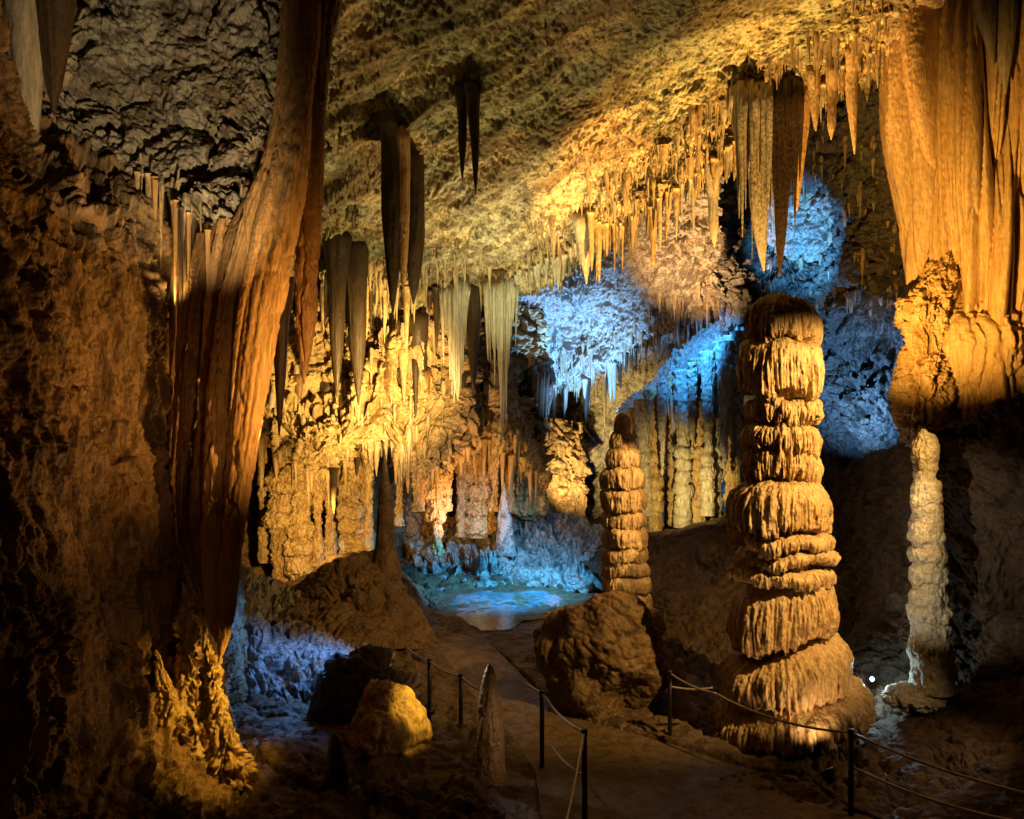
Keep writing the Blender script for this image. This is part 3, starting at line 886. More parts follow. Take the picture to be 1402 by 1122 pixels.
# smooth thin stalagmite in the foreground, and the dark stump beside the left edge
o = spike('smooth_stalagmite', [(674, 1130, 9.5, 38), (673, 1090, 9.5, 25), (672, 1040, 9.5, 19), (671, 990, 9.5, 17), (670, 950, 9.5, 13), (670, 924, 9.5, 8.5), (670, 913, 9.5, 3.5), (670, 908, 9.5, 0.5)],
          M['tan'], 90, 200, 6, 0.05, 0.07, lk=1.6, rk=(0.3, (1, 1, .6), 0.0, 0.012, 0.006, 0.004, 0.005))
tag(o, 'thin smooth brown stalagmite standing alone in the foreground beside the path', 'stalagmite')
o = spike('stalagmite_stump', [(461, 1180, 9.0, 40), (461, 1120, 9.0, 26), (461, 1080, 9.0, 20), (461, 1055, 9.0, 17), (460, 1035, 9.0, 12), (458, 1012, 9.0, 8), (458, 1003, 9.0, 1)],
          M['darkstal'], 64, 120, 6, 0.08, 0.16)
tag(o, 'short dark stalagmite stump at the bottom left in front of the golden boulder', 'stalagmite')
o = spike('small_stalagmite', [(931, 968, 12, 16), (931, 950, 12, 11), (930, 930, 12, 9), (930, 915, 12, 7.5), (930, 905, 12, 5), (929, 901, 12, 0.5)],
          M['cream'], 48, 80, 6, 0.05, 0.10)
tag(o, 'small pale stalagmite behind the post left of the tallest stalagmite', 'stalagmite')

# ================================================================== BOULDERS
def egg(pos, c, d):
    p = pos.copy()
    k = (p[:, :, 2] - c[2])
    p[:, :, 0] += -0.12 * k
    return p


o = blob('brown_boulder', (826, 900, 12.4), (0.98, 0.85, 1.08), M['boulder'], lambda p: 0.55 * fbm(p * 0.75 + 2, 2) + 0.22 * fbm(p * 1.9 + 5, 2) + rock(p, 0.9, (1, 1, 1), 0.0, 0.06, 0.03, 0.02, 0.014), 320, 220,
         shape=lambda pos, c, d: pos + np.stack([-0.22 * (pos[:, :, 2] - c[2]) * 0 + 0.10 * np.sign(d[:, :, 0]) * d[:, :, 2] ** 2 * 0, 0 * d[:, :, 0], 0 * d[:, :, 0]], -1))
tag(o, 'big brown boulder beside the path bearing the slim tiered stalagmite', 'boulder')
o = blob('golden_boulder', (530, 1000, 10.3), (0.50, 0.47, 0.60), M['gold'], lambda p: 0.22 * fbm(p * 1.6 + 1, 2) + 0.10 * fbm(p * 3.6 + 5, 2) + rock(p, 0.4, (1, 1, 1), 0.0, 0.035, 0.022, 0.012, 0.012) * sstep(-1.25, -1.75, p[:, 0]), 300, 220)
tag(o, 'rounded golden lit boulder with a knobbly face in the foreground', 'boulder')
o = blob('dark_boulder', (508, 965, 11.3), (0.80, 0.6, 0.80), M['purple'], lambda p: rock(p, 0.9, (1, 1, 0.7), 0.9, 0.40, 0.08, 0.10, 0.02), 260, 180)
tag(o, 'large dark wet boulder behind the golden boulder', 'boulder')
o = blob('pale_rock', (1250, 955, 11.0), (0.42, 0.3, 0.20), M['cream'], lambda p: rock(p, 0.4, (1, 1, 1), 0.12, 0.07, 0.03, 0.03, 0.012), 200, 120)
tag(o, 'pale flat rock lying at the foot of the slim cream stalagmite', 'rock')

# left corner: pinnacles and the golden ridge of the left wall's foot
for (ax, lab) in [
    ([(282, 1090, 9.0, 50), (270, 1010, 9.0, 30), (262, 930, 9.0, 21), (257, 870, 9.0, 14), (254, 830, 9.0, 8), (250, 797, 9.0, 1)], 'tallest of three golden pinnacles below the tip of the big left drapery'),
    ([(325, 1090, 8.95, 40), (308, 1020, 8.95, 21), (296, 960, 8.95, 13), (286, 900, 8.95, 8), (278, 845, 8.95, 1)], 'narrow golden pinnacle right of the tallest pinnacle below the left drapery'),
    ([(252, 1070, 8.8, 40), (238, 1000, 8.8, 24), (226, 945, 8.8, 14), (217, 905, 8.8, 6), (213, 890, 8.8, 1)], 'short knobbly golden pinnacle left of the tallest pinnacle'),
]:
    o = spike('pinnacle', ax, M['gold'], 110, 190, 6, 0.16, 0.22, ragged=0.1, lk=2.0, rk=(0.3, (1, 1, .6), 0.05, 0.12, 0.05, 0.06, 0.014))
    tag(o, lab, 'pinnacle', 'golden pinnacles below the left drapery')
cone_net = [
    [(-100, 1000, 8.6), (60, 960, 8.8), (140, 915, 9.0), (200, 950, 9.3), (260, 1010, 9.5), (320, 1060, 9.7), (400, 1085, 9.9), (470, 1090, 10)],
    [(-100, 1030, 7.8), (60, 985, 8.0), (140, 930, 8.4), (205, 965, 8.8), (270, 1025, 9.2), (330, 1072, 9.5), (405, 1092, 9.6), (480, 1100, 9.7)],
    [(-150, 1100, 7.1), (30, 1060, 7.3), (120, 1030, 7.7), (210, 1050, 8.2), (290, 1085, 8.7), (350, 1110, 9.0), (420, 1120, 9.1), (500, 1125, 9.2)],
    [(-200, 1200, 6.6), (0, 1180, 6.8), (110, 1160, 7.1), (215, 1160, 7.5), (310, 1165, 7.9), (370, 1170, 8.2), (440, 1170, 8.4), (520, 1170, 8.5)],
    [(-250, 1350, 6.0), (-30, 1330, 6.2), (100, 1310, 6.4), (220, 1300, 6.8), (330, 1290, 7.1), (400, 1280, 7.4), (470, 1260, 7.6), (550, 1250, 7.8)],
]


def cone_relief(p):
    a = np.arctan2(p[:, 0] + 4.2, 9.2 - p[:, 1])
    q = np.stack([a * 7, a * 0, p[:, 2] * 0.3], -1)
    return 0.20 * fbm(q, 3, ridged=True) + rock(p, 0.5, (1, 1, 0.7), 0.15, 0.10, 0.04, 0.04, 0.012)


sheet('rubble_cone', cone_net, 360, 300, cone_relief, M['wall'], 'dark brown ribbed mound spreading across the bottom left corner', 'mound', kind='thing')
ridge = blob('golden_ledge', (345, 1062, 9.75), (0.42, 0.5, 0.28), M['gold'], lambda p: rock(p, 0.4, (1, 1, 1), 0.15, 0.10, 0.05, 0.04, 0.015), 200, 140)
tag(ridge, 'bright golden ledge at the foot of the pinnacles beside the blue rocks', 'ledge')

# ================================================================== COLUMNS AND DRAPERIES
# big leaning drapery on the left: blade + companions
root = thing('flowstone_drapery', P(330, 905, 9), 'huge leaning orange flowstone drapery hanging from the ceiling on the left', 'drapery')
for nme, ax, mt, fl, fa in [
    ('blade', [(420, -40, 9.6, 26), (413, 60, 9.3, 22), (406, 140, 9.1, 19), (397, 220, 9.0, 23), (379, 310, 8.9, 28), (361, 400, 8.85, 28), (346, 500, 8.8, 25), (334, 600, 8.8, 20), (324, 690, 8.8, 15), (318, 750, 8.8, 13), (313, 810, 8.8, 12), (306, 870, 8.8, 8), (300, 908, 8.8, 1)], 'orange', 9, 0.17),
    ('blade', [(405, 0, 9.6, 18), (396, 100, 9.3, 15), (382, 200, 9.1, 16), (350, 300, 9.0, 18), (326, 400, 8.95, 20), (309, 500, 8.9, 19), (300, 600, 8.9, 18), (296, 690, 8.9, 17), (292, 760, 8.9, 15), (293, 830, 8.9, 11), (298, 880, 8.85, 3)], 'orange', 10, 0.18),
    ('fold', [(352, 250, 9.3, 7), (322, 325, 9.2, 12), (302, 430, 9.15, 13), (287, 540, 9.1, 13), (278, 640, 9.1, 12), (275, 720, 9.0, 13), (280, 790, 8.95, 9), (290, 850, 8.9, 2)], 'brown', 6, 0.16),
    ('fold', [(322, 270, 9.45, 7), (290, 340, 9.4, 12), (272, 450, 9.3, 14), (261, 560, 9.3, 13), (255, 660, 9.3, 12), (257, 740, 9.2, 11), (268, 800, 9.1, 2)], 'brown', 6, 0.16),
    ('fold', [(390, 180, 8.95, 8), (366, 280, 8.75, 9), (343, 370, 8.7, 8), (328, 450, 8.68, 6), (320, 520, 8.66, 3), (316, 560, 8.66, .6)], 'orange', 4, 0.12),
    ('fold', [(304, 300, 9.2, 5), (294, 360, 9.15, 7), (285, 440, 9.1, 6), (279, 520, 9.1, 4), (275, 585, 9.1, .6)], 'orange', 4, 0.14),
    ('fold', [(276, 320, 9.4, 6), (264, 380, 9.35, 7), (254, 450, 9.3, 5), (248, 520, 9.3, .6)], 'brown', 4, 0.14),
    ('tongue', [(436, -20, 9.7, 36), (430, 60, 9.5, 24), (426, 140, 9.4, 20), (424, 220, 9.4, 19), (422, 320, 9.4, 17), (419, 420, 9.4, 14), (417, 480, 9.4, 9), (416, 527, 9.4, 1)], 'brown', 6, 0.10),
    ('fold', [(250, 262, 9.75, 6), (246, 330, 9.7, 8), (240, 400, 9.65, 7), (236, 470, 9.6, 4), (233, 520, 9.6, .6)], 'brown', 4, 0.14),
    ('fold', [(262, 285, 9.7, 5), (258, 350, 9.6, 7), (250, 430, 9.55, 6), (244, 520, 9.5, 5), (238, 600, 9.5, 3), (234, 650, 9.5, .6)], 'orange', 4, 0.14),
    ('fold', [(312, 300, 9.35, 5), (304, 380, 9.3, 7), (296, 470, 9.25, 7), (288, 560, 9.2, 6), (283, 640, 9.2, 4), (280, 700, 9.2, .6)], 'orange', 4, 0.14),
    ('fold', [(334, 290, 9.1, 4), (318, 370, 9.02, 6), (307, 450, 9.0, 5), (300, 520, 9.0, 3), (297, 570, 9.0, .6)], 'orange', 4, 0.14),
    ('fold', [(240, 560, 9.8, 5), (232, 620, 9.7, 9), (222, 690, 9.6, 10), (210, 760, 9.5, 8), (200, 820, 9.4, 3)], 'brown', 4, 0.14),
]:
    o = spike(nme, ax, M[mt], 110, 340, fl, fa, 0.05, depth=0.85, lk=0.5, rk=(0.35, (1, 1, .35), 0.0, 0.03, 0.006, 0.012, 0.006))
    adopt(o, root)

# big flowstone column on the right
root = thing('flowstone_column', P(1330, 570, 13.2), 'massive golden flowstone column of fluted curtains at the right edge', 'column')


def flute_column(name, axis, Y, mat, segs, rings, nfl, amp, seed, rough=0.02, depth=1.0):
    ax = np.array(axis, float)
    py = np.linspace(ax[0, 0], ax[-1, 0], int(rings * Q))
    Wt = cr_weights(len(ax), np.interp(py, ax[:, 0], np.arange(len(ax))))
    cx = Wt @ ax[:, 1]; rr = Wt @ ax[:, 2]
    th = np.linspace(0, 2 * np.pi, int(segs * Q), endpoint=False)
    T, PYg = np.meshgrid(th, py)
    tw = T + 0.0006 * (PYg - 300) + 0.06 * gnoise(np.stack([PYg * 0.004, T * 0 + seed, T * 0], -1).reshape(-1, 3)).reshape(T.shape)
    q = np.stack([np.cos(tw) * nfl + seed, np.sin(tw) * nfl + seed, PYg * 0.0022], -1).reshape(-1, 3)
    f1 = np.abs(gnoise(q)).reshape(T.shape)
    q = np.stack([np.cos(tw) * nfl * 2.6 + seed, np.sin(tw) * nfl * 2.6, PYg * 0.004], -1).reshape(-1, 3)
    f2 = np.abs(gnoise(q)).reshape(T.shape)
    R = 0.89 * rr[:, None] * (1 + amp * (np.sqrt(f1) * 1.5 - 0.6) + amp * 0.35 * (np.sqrt(f2) * 1.5 - 0.6))
    s = Y / F
    pos = np.stack([(cx[:, None] + R * np.cos(T) - 701) * s, Y + R * np.sin(T) * s * depth, CAMZ + (561 - PYg) * s], -1)
    d = np.stack([np.cos(T), np.sin(T), 0 * T], -1)
    h = rough * fbm(pos.reshape(-1, 3) * 6, 4)
    pos = pos + d * h.reshape(T.shape)[:, :, None]
    base = np.array([(cx[-1] - 701) * s, Y, CAMZ + (561 - ax[-1, 0]) * s])
    return mesh_from_grid(name, pos, True, mat, origin=base)


o = flute_column('fluted_body', [(-140, 1330, 135), (-40, 1330, 112), (20, 1332, 108), (70, 1330, 110), (150, 1336, 112), (250, 1345, 112), (350, 1352, 108), (420, 1352, 100), (480, 1350, 96), (540, 1352, 108), (640, 1360, 112)], 13.4, M['flow'], 620, 520, 3.1, 0.40, 6.4)
adopt(o, root)
o = flute_column('side_curtain', [(-140, 1460, 90), (0, 1452, 74), (200, 1450, 72), (400, 1448, 66), (540, 1445, 66), (640, 1450, 80)], 12.8, M['flow'], 300, 320, 2.2, 0.30, 16.4)
adopt(o, root)
o = spike('knobbed_foot', [(1300, 330, 13.1, 10), (1284, 380, 12.9, 22), (1266, 425, 12.75, 30), (1272, 470, 12.8, 24), (1264, 515, 12.7, 32), (1262, 555, 12.6, 30), (1256, 585, 12.5, 22), (1250, 612, 12.4, 8)], M['flow'], 240, 320, 12, 0.22, 0.22, rk=(0.45, (1, 1, .4), 0.08, 0.16, 0.06, 0.08, 0.03))
adopt(o, root)
o = blob('bulging_foot', (1345, 490, 12.9), (0.92, 0.72, 1.0), M['flow'], lambda p: rock(p, 0.6, (1, 1, 0.4), 0.3, 0.16, 0.03, 0.06, 0.012), 260, 200)
adopt(o, root)

# white-blue curtain hanging from the golden ceiling and its brown neighbours
def stal(name, axis, mat, label, group=None, segs=36, rings=80, fl=7, fa=0.14, lu=0.10, ext=1.0, attach=True, **k):
    """a stalactite; a curtain is a fluted body with several drips fused to it"""
    ax = hang(axis, CEIL, 0, ext) if attach else axis
    if 'curtain' not in name:
        o = spike(name, ax, mat, segs, rings, fl, fa, lu, **k)
        return tag(o, label, 'stalactite', group)
    w0 = axis[0][3]
    kk = ax[-1][2] / axis[-1][2]
    x0, y0 = axis[0][0], axis[0][1]
    Lh = axis[-1][1] - y0
    root = thing(name, P(x0, y0, axis[0][2] * kk), label, 'curtain', group)
    ax = [(p[0], p[1], p[2], p[3] * (1.0 if i < 2 else 0.62)) for i, p in enumerate(ax)]
    adopt(spike('body', ax, mat, segs, rings, fl, fa, lu, **k), root)
    for j in range(13):
        f = (j + 0.5) / 13 * 2 - 1
        dx = f * w0 * 1.35
        L = Lh * (0.3 + 0.65 * random.random()) * (1.1 - 0.35 * abs(f))
        Y = axis[0][2] * kk * (1 - 0.012 * (1 - abs(f)) + random.uniform(-.006, .006)) - 0.10 * (1 - abs(f))
        wj = w0 * random.uniform(0.12, 0.24)
        yy = y0 + random.uniform(-4, 8)
        adopt(spike('drip', [(x0 + dx * .8, yy - 14, Y * 1.03, wj * 1.2), (x0 + dx, yy + 5, Y, wj), (x0 + dx * .95, yy + L * .5, Y, wj * .72), (x0 + dx * .9, yy + L * .85, Y, wj * .34), (x0 + dx * .88, yy + L, Y, .4)],
                    mat, 20, 50, 5, 0.12, 0.14), root)
    return root


stal('flowstone_curtain', [(1034, 120, 14.2, 24), (1035, 170, 14.2, 22), (1037, 230, 14.2, 18), (1040, 290, 14.2, 16), (1043, 340, 14.2, 9), (1046, 372, 14.2, 1)], M['palestal'],
     'pale bluish curtain hanging from the golden ceiling above the tallest stalagmite', segs=120, rings=160, fl=12, fa=0.2)
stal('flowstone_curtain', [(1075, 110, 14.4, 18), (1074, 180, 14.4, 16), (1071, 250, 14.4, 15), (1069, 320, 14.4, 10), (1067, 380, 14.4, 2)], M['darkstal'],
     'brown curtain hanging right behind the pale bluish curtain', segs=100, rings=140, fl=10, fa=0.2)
stal('stalactite', [(1098, 120, 14.3, 13), (1096, 170, 14.3, 11), (1093, 230, 14.3, 7), (1091, 290, 14.3, 1)], M['orange'], 'brown stalactite between the brown curtain and the blue-lit recess')
stal('stalactite', [(1163, 70, 13, 14), (1165, 110, 13, 8.5), (1167, 150, 13, 6), (1169, 190, 13, 3), (1170, 212, 13, .6)], M['flow'], 'longest light brown stalactite under the golden ceiling left of the massive column')
stal('stalactite', [(1139, 90, 13.3, 9), (1139, 130, 13.3, 5.5), (1138, 170, 13.3, 5), (1138, 192, 13.3, .6)], M['flow'], 'thin brown stalactite left of the longest one under the golden ceiling')
stal('stalactite', [(1113, 95, 13.6, 9), (1115, 130, 13.6, 7), (1116, 160, 13.6, 4), (1117, 180, 13.6, .6)], M['flow'], 'short golden stalactite second to the left of the longest one under the golden ceiling')
stal('stalactite', [(975, 225, 15.3, 11), (976, 270, 15.3, 6.5), (977, 310, 15.3, 6), (978, 340, 15.3, .6)], M['palestal'], 'stalactite hanging at the left end of the golden ceiling fringe beside the dark gap')
# the group hung from the middle of the ceiling
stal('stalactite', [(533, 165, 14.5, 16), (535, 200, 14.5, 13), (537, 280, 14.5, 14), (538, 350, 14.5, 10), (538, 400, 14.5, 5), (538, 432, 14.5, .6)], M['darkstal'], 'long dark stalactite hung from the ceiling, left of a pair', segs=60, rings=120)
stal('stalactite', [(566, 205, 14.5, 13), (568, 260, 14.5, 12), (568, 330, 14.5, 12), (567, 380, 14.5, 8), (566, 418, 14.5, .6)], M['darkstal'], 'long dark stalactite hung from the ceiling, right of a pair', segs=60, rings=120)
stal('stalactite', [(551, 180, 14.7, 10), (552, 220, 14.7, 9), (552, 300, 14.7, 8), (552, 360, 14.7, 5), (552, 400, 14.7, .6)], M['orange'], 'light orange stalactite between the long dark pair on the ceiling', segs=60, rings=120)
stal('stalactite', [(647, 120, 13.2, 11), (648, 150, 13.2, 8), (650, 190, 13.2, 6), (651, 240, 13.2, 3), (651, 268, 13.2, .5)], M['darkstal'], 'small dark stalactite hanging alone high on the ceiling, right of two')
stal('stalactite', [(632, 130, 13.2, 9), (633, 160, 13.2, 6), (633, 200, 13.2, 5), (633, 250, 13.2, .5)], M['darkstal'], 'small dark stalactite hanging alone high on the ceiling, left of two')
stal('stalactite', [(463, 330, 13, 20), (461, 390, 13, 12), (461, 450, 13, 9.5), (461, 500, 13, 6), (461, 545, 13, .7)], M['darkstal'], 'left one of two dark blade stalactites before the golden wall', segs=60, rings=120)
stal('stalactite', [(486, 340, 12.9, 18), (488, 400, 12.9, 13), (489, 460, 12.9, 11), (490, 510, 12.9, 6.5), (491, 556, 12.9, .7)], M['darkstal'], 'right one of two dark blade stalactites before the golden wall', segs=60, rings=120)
stal('stalactite', [(388, 380, 11, 14), (386, 440, 11, 10), (384, 510, 11, 7), (383, 560, 11, 4), (382, 598, 11, .7)], M['darkstal'], 'thin dark stalactite close behind the leaning orange drapery')
stal('stalactite', [(572, 440, 17.2, 14), (573, 500, 17.2, 10), (574, 560, 17.2, 6), (574, 604, 17.2, .7)], M['darkstal'], 'dark stalactite in front of the golden wall right of its bright bulge')
stal('flowstone_curtain', [(622, 388, 20, 16), (623, 430, 19.8, 13), (624, 480, 19.8, 9), (626, 520, 19.8, 7), (627, 550, 19.8, 1)], M['palestal'], 'pale fan-shaped curtain under the ceiling lip', segs=100, rings=120, fl=11, fa=0.2)
stal('stalactite', [(648, 395, 20, 12), (648, 450, 20, 9), (648, 500, 20, 5), (648, 540, 20, .7)], M['darkstal'], 'thin dark stalactite right beside the pale fan-shaped curtain')
stal('flowstone_curtain', [(687, 382, 19.2, 17), (688, 420, 19.2, 14), (689, 480, 19.2, 11), (689, 540, 19.2, 7), (688, 600, 19.2, 1)], M['palestal'], 'longest pale curtain hanging from the ceiling lip beside the blue wall', segs=100, rings=140, fl=11, fa=0.2)
stal('flowstone_curtain', [(730, 510, 25, 22), (731, 560, 25, 20), (733, 610, 25, 12), (735, 655, 25, 1)], M['darkstal'], 'dark fluted curtain hanging below the blue wall', segs=100, rings=120, fl=11, fa=0.2)
stal('stalactite', [(797, 300, 18.2, 13), (800, 335, 18.2, 9), (802, 365, 18.2, 5), (803, 390, 18.2, .7)], M['palestal'], 'greenish white stalactite at the left foot of the golden ceiling')
# upper left corner
stal('stalactite', [(30, -60, 8.2, 26), (32, 60, 8.2, 22), (34, 160, 8.2, 18), (33, 240, 8.2, 9), (31, 298, 8.2, .8)], M['palestal'], 'grey stalactite hanging in the dark upper left corner', segs=60, rings=120)
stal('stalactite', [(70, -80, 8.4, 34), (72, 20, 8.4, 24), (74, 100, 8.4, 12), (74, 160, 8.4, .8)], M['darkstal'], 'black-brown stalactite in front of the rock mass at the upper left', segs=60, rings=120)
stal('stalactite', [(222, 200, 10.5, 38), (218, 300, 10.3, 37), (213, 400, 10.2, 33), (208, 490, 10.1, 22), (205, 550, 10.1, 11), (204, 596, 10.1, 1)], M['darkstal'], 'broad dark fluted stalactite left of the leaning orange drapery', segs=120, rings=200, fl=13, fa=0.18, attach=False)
# right top corner
stal('stalactite', [(1372, -30, 9.3, 18), (1374, 40, 9.3, 14), (1375, 90, 9.3, 8), (1377, 130, 9.3, .8)], M['palestal'], 'bluish grey stalactite at the upper right corner, right of two')
stal('stalactite', [(1346, -40, 9.5, 18), (1350, 20, 9.5, 12), (1356, 60, 9.5, 6), (1360, 95, 9.5, .8)], M['palestal'], 'bluish grey stalactite at the upper right corner, left of two')

# ---- fringes of small stalactites along the lips
def fringe(line, n, lo, hi, wlo, whi, mats, label, group, up=14, jit=5, dy=0.25, segs=14, rings=26, ext=0.8, back=1.04):
    line = np.array(line, float)
    d = np.concatenate([[0], np.cumsum(np.linalg.norm(np.diff(line[:, :2], axis=0), axis=1))])
    for k in range(n):
        t = (k + random.uniform(-0.9, 1.9)) / n * d[-1]
        px = np.interp(t, d, line[:, 0]); py = np.interp(t, d, line[:, 1]) + random.uniform(-jit, jit); Y = np.interp(t, d, line[:, 2]) + random.uniform(-dy, dy)
        L = lo + (hi - lo) * random.random() ** 1.8
        w = (wlo + (whi - wlo) * random.random()) * (0.55 + 0.45 * L / hi) * 0.8
        a = random.uniform(-1.5, 1.5)
        o = spike('stalactite', hang([(px, py - up * .5, Y, w * 1.25), (px + a * .3, py, Y, w * 1.0), (px + a * .7, py + L * .4, Y, w * random.uniform(0.6, 0.85)), (px + a, py + L * .8, Y, w * 0.42), (px + a, py + L, Y, 0.35)], CEIL, 0, ext, back),
                  random.choice(mats), segs, rings, 4, 0.12, 0.22)
        tag(o, label, 'stalactite', group)


fringe([(805, 300, 17.5), (838, 318, 17), (880, 298, 16.4), (930, 262, 15.8)], 34, 16, 90, 3, 7, [M['flow'], M['gold'], M['palestal']],
       'small golden stalactite in the fringe at the low left end of the golden ceiling', 'golden fringe at the low left end of the golden ceiling')
fringe([(930, 262, 15.8), (980, 225, 15.2), (1030, 182, 14.6), (1090, 142, 14.2), (1150, 102, 13.7), (1215, 62, 13.3)], 56, 14, 75, 2.8, 6, [M['flow'], M['palestal'], M['gold']],
       'small stalactite in the fringe along the rising edge of the golden ceiling', 'fringe along the rising edge of the golden ceiling')
fringe([(700, 385, 19.6), (740, 368, 19.2), (780, 348, 18.6), (805, 325, 18)], 20, 8, 45, 3, 6, [M['palestal']],
       'small whitish stalactite in the fringe along the pale ceiling lip above the blue wall', 'whitish fringe above the blue wall')
fringe([(430, 392, 19.8), (520, 402, 20), (600, 405, 20)], 16, 20, 90, 4, 9, [M['darkstal'], M['gold']],
       'small stalactite along the dim ceiling lip above the golden wall', 'fringe above the golden wall')
fringe([(705, 545, 29.5), (760, 540, 29), (820, 520, 28.2), (870, 480, 27)], 24, 20, 70, 3.5, 7, [M['palestal'], M['darkstal']],
       'small dark stalactite in the fringe below the blue wall', 'fringe below the blue wall')
fringe([(355, 604, 17), (400, 635, 17), (440, 658, 17), (480, 636, 17.5), (520, 608, 17.5), (555, 632, 18), (590, 650, 18.1), (625, 630, 19), (660, 606, 19.2), (740, 654, 21.9)], 36, 12, 70, 4, 8, [M['gold'], M['flow']],
       'small golden stalactite in the fringe under the golden wall', 'golden fringe under the golden wall')
fringe([(185, 240, 9.7), (215, 255, 9.6), (255, 300, 9.3), (285, 322, 9.2), (330, 306, 9.3)], 26, 40, 210, 3, 7, [M['darkstal'], M['orange'], M['gold']],
       'thin stalactite in the fringe under the hanging rock mass', 'fringe under the hanging rock mass', rings=50, ext=0.2, back=1.09)
# stubs all over the golden ceiling slope
g = SHEETS['cave_ceiling']
cnt = 0
tries = 0
while cnt < 24 and tries < 20000:
    tries += 1
    a = random.randrange(g.shape[0]); b = random.randrange(g.shape[1])
    p = g[a, b]
    px = p[0] / p[1] * F + 701; py = 561 - (p[2] - CAMZ) / p[1] * F
    if not (905 < px < 1215): continue
    lip = np.interp(px, [800, 838, 880, 930, 980, 1030, 1090, 1150, 1215], [300, 318, 298, 262, 225, 182, 142, 102, 62])
    if not (lip - 75 < py < lip - 8): continue
    if p[1] > 16.3: continue
    L = random.uniform(8, 26); w = random.uniform(2.5, 4.5)
    o = spike('stalactite', [(px, py - 8, p[1], w * 1.6), (px, py, p[1] - .02, w * 1.1), (px, py + L * .6, p[1] - .02, w * .55), (px, py + L, p[1] - .02, .4)], random.choice([M['ceiling'], M['flow'], M['palestal']]), 12, 16, 4, 0.1, 0.15)
    tag(o, 'tiny stalactite stub on the sloping golden ceiling above its fringe', 'stalactite', 'stubs on the golden ceiling slope')
    cnt += 1

# ---- middle-distance columns under the golden wall
def lip_under(px):
    for py in np.arange(705, 540, -2.0):
        y = rock_depth(px, py, ('golden_rock_wall',))
        if y is not None:
            return py, y
    return None


def column(axis, lab, mat=None, tiers=None, Y=18, grp='golden columns below the golden wall', nm='cave_column', segs=160, rings=240, under=False, rough=0.07):
    pr = [(a[0], a[1], a[2]) for a in axis]
    if under:
        lp = lip_under(axis[0][1])
        if lp:
            t, Y = lp[0], lp[1] + random.uniform(0.15, 0.9)
            w0 = pr[0][2]; c0 = pr[0][1]
            pr = [(t - 14, c0, w0 * 0.6), (t - 8, c0, w0 * 2.0), (t + 3, c0, w0 * 1.7), (t + 22, c0, w0 * 1.05)] + [p for p in pr if p[0] > t + 30]
    o = tiered(nm, pr[0][1], Y, pr[0][0], pr[-1][0], pr, tiers or [], mat or M['gold'], segs, rings, fl_n=10, tooth=5, seed=random.random() * 40, rough=rough)
    tag(o, lab, 'column', grp)


column([(560, 398, 11.52), (610, 392, 10.8), (650, 396, 17.28), (665, 398, 20.88), (690, 388, 18), (740, 388, 12.96), (800, 386, 10.8)], 'golden domed column nearest the orange drapery', Y=19.2, tiers=[(640, 668, 398, 30, 0, 1, .6), (700, 716, 388, 24, 0, .8, .5)], under=True, rough=0.12)
column([(560, 416, 10.08), (640, 414, 10.8), (700, 412, 11.52), (760, 411, 12.24), (805, 410, 10.8)], 'slender golden column just right of the domed column', Y=18.9, tiers=[(716, 730, 411, 18, 0, .8, .5), (740, 754, 411, 19, 0, .8, .5), (762, 780, 410, 18, 0, .8, .5)], under=True, rough=0.12)
column([(570, 482, 17.28), (620, 480, 15.84), (680, 478, 15.84), (720, 478, 18.72), (780, 478, 25.92)], 'thick layered golden column on the brown mound', Y=19.3, tiers=[(660, 676, 472, 24, .1, .8, .5), (684, 700, 478, 26, .1, .8, .5), (706, 722, 480, 28, 0, .8, .5), (728, 748, 480, 33, 0, .8, .5)], under=True, rough=0.12)
column([(600, 505, 7.2), (640, 503, 7.2), (700, 502, 6.48), (760, 502, 8.64)], 'thin golden column right of the layered column', Y=19.6, under=True, rough=0.12)
column([(590, 594, 10.8), (640, 594, 10.08), (680, 594, 8.64), (720, 598, 5.76), (760, 600, 3.6)], 'tapering golden column left of the dark opening', Y=20.6, tiers=[(690, 708, 596, 12, 0, 1, .5)], under=True, rough=0.12)
column([(590, 655, 15.84), (640, 655, 14.4), (690, 655, 12.96), (735, 655, 14.4)], 'layered golden column in the centre', Y=22, tiers=[(640, 654, 655, 21, 0, .8, .5), (662, 678, 655, 20, 0, .8, .5), (684, 700, 655, 21, 0, .8, .5), (706, 726, 654, 23, 0, 1, .5)], under=True, rough=0.12)
column([(620, 722, 17.28), (660, 722, 14.4), (690, 724, 14.4), (710, 724, 8.64)], 'short golden column right of the centre', Y=23, tiers=[(650, 668, 722, 24, 0, 1, .5), (674, 698, 724, 24, 0, 1, .5)], under=True, rough=0.12)
column([(610, 575, 5.76), (660, 575, 6.48), (700, 572, 7.92)], 'thin orange column before the dark opening', Y=21, under=True, rough=0.12)
for (px, bot, w) in [(362, 770, 7), (436, 775, 6), (452, 770, 7), (505, 760, 6), (548, 720, 5), (612, 700, 5), (632, 735, 6), (676, 700, 5), (698, 700, 6)]:
    column([(600, px, w), (640, px, w * .8), ((640 + bot) / 2, px + random.uniform(-3, 3), w * .65), (bot, px + random.uniform(-2, 2), w * 1.2)],
           'thin golden strand column in the row below the golden wall', Y=20, grp='thin strand columns below the golden wall', segs=60, rings=120, under=True, rough=0.09)
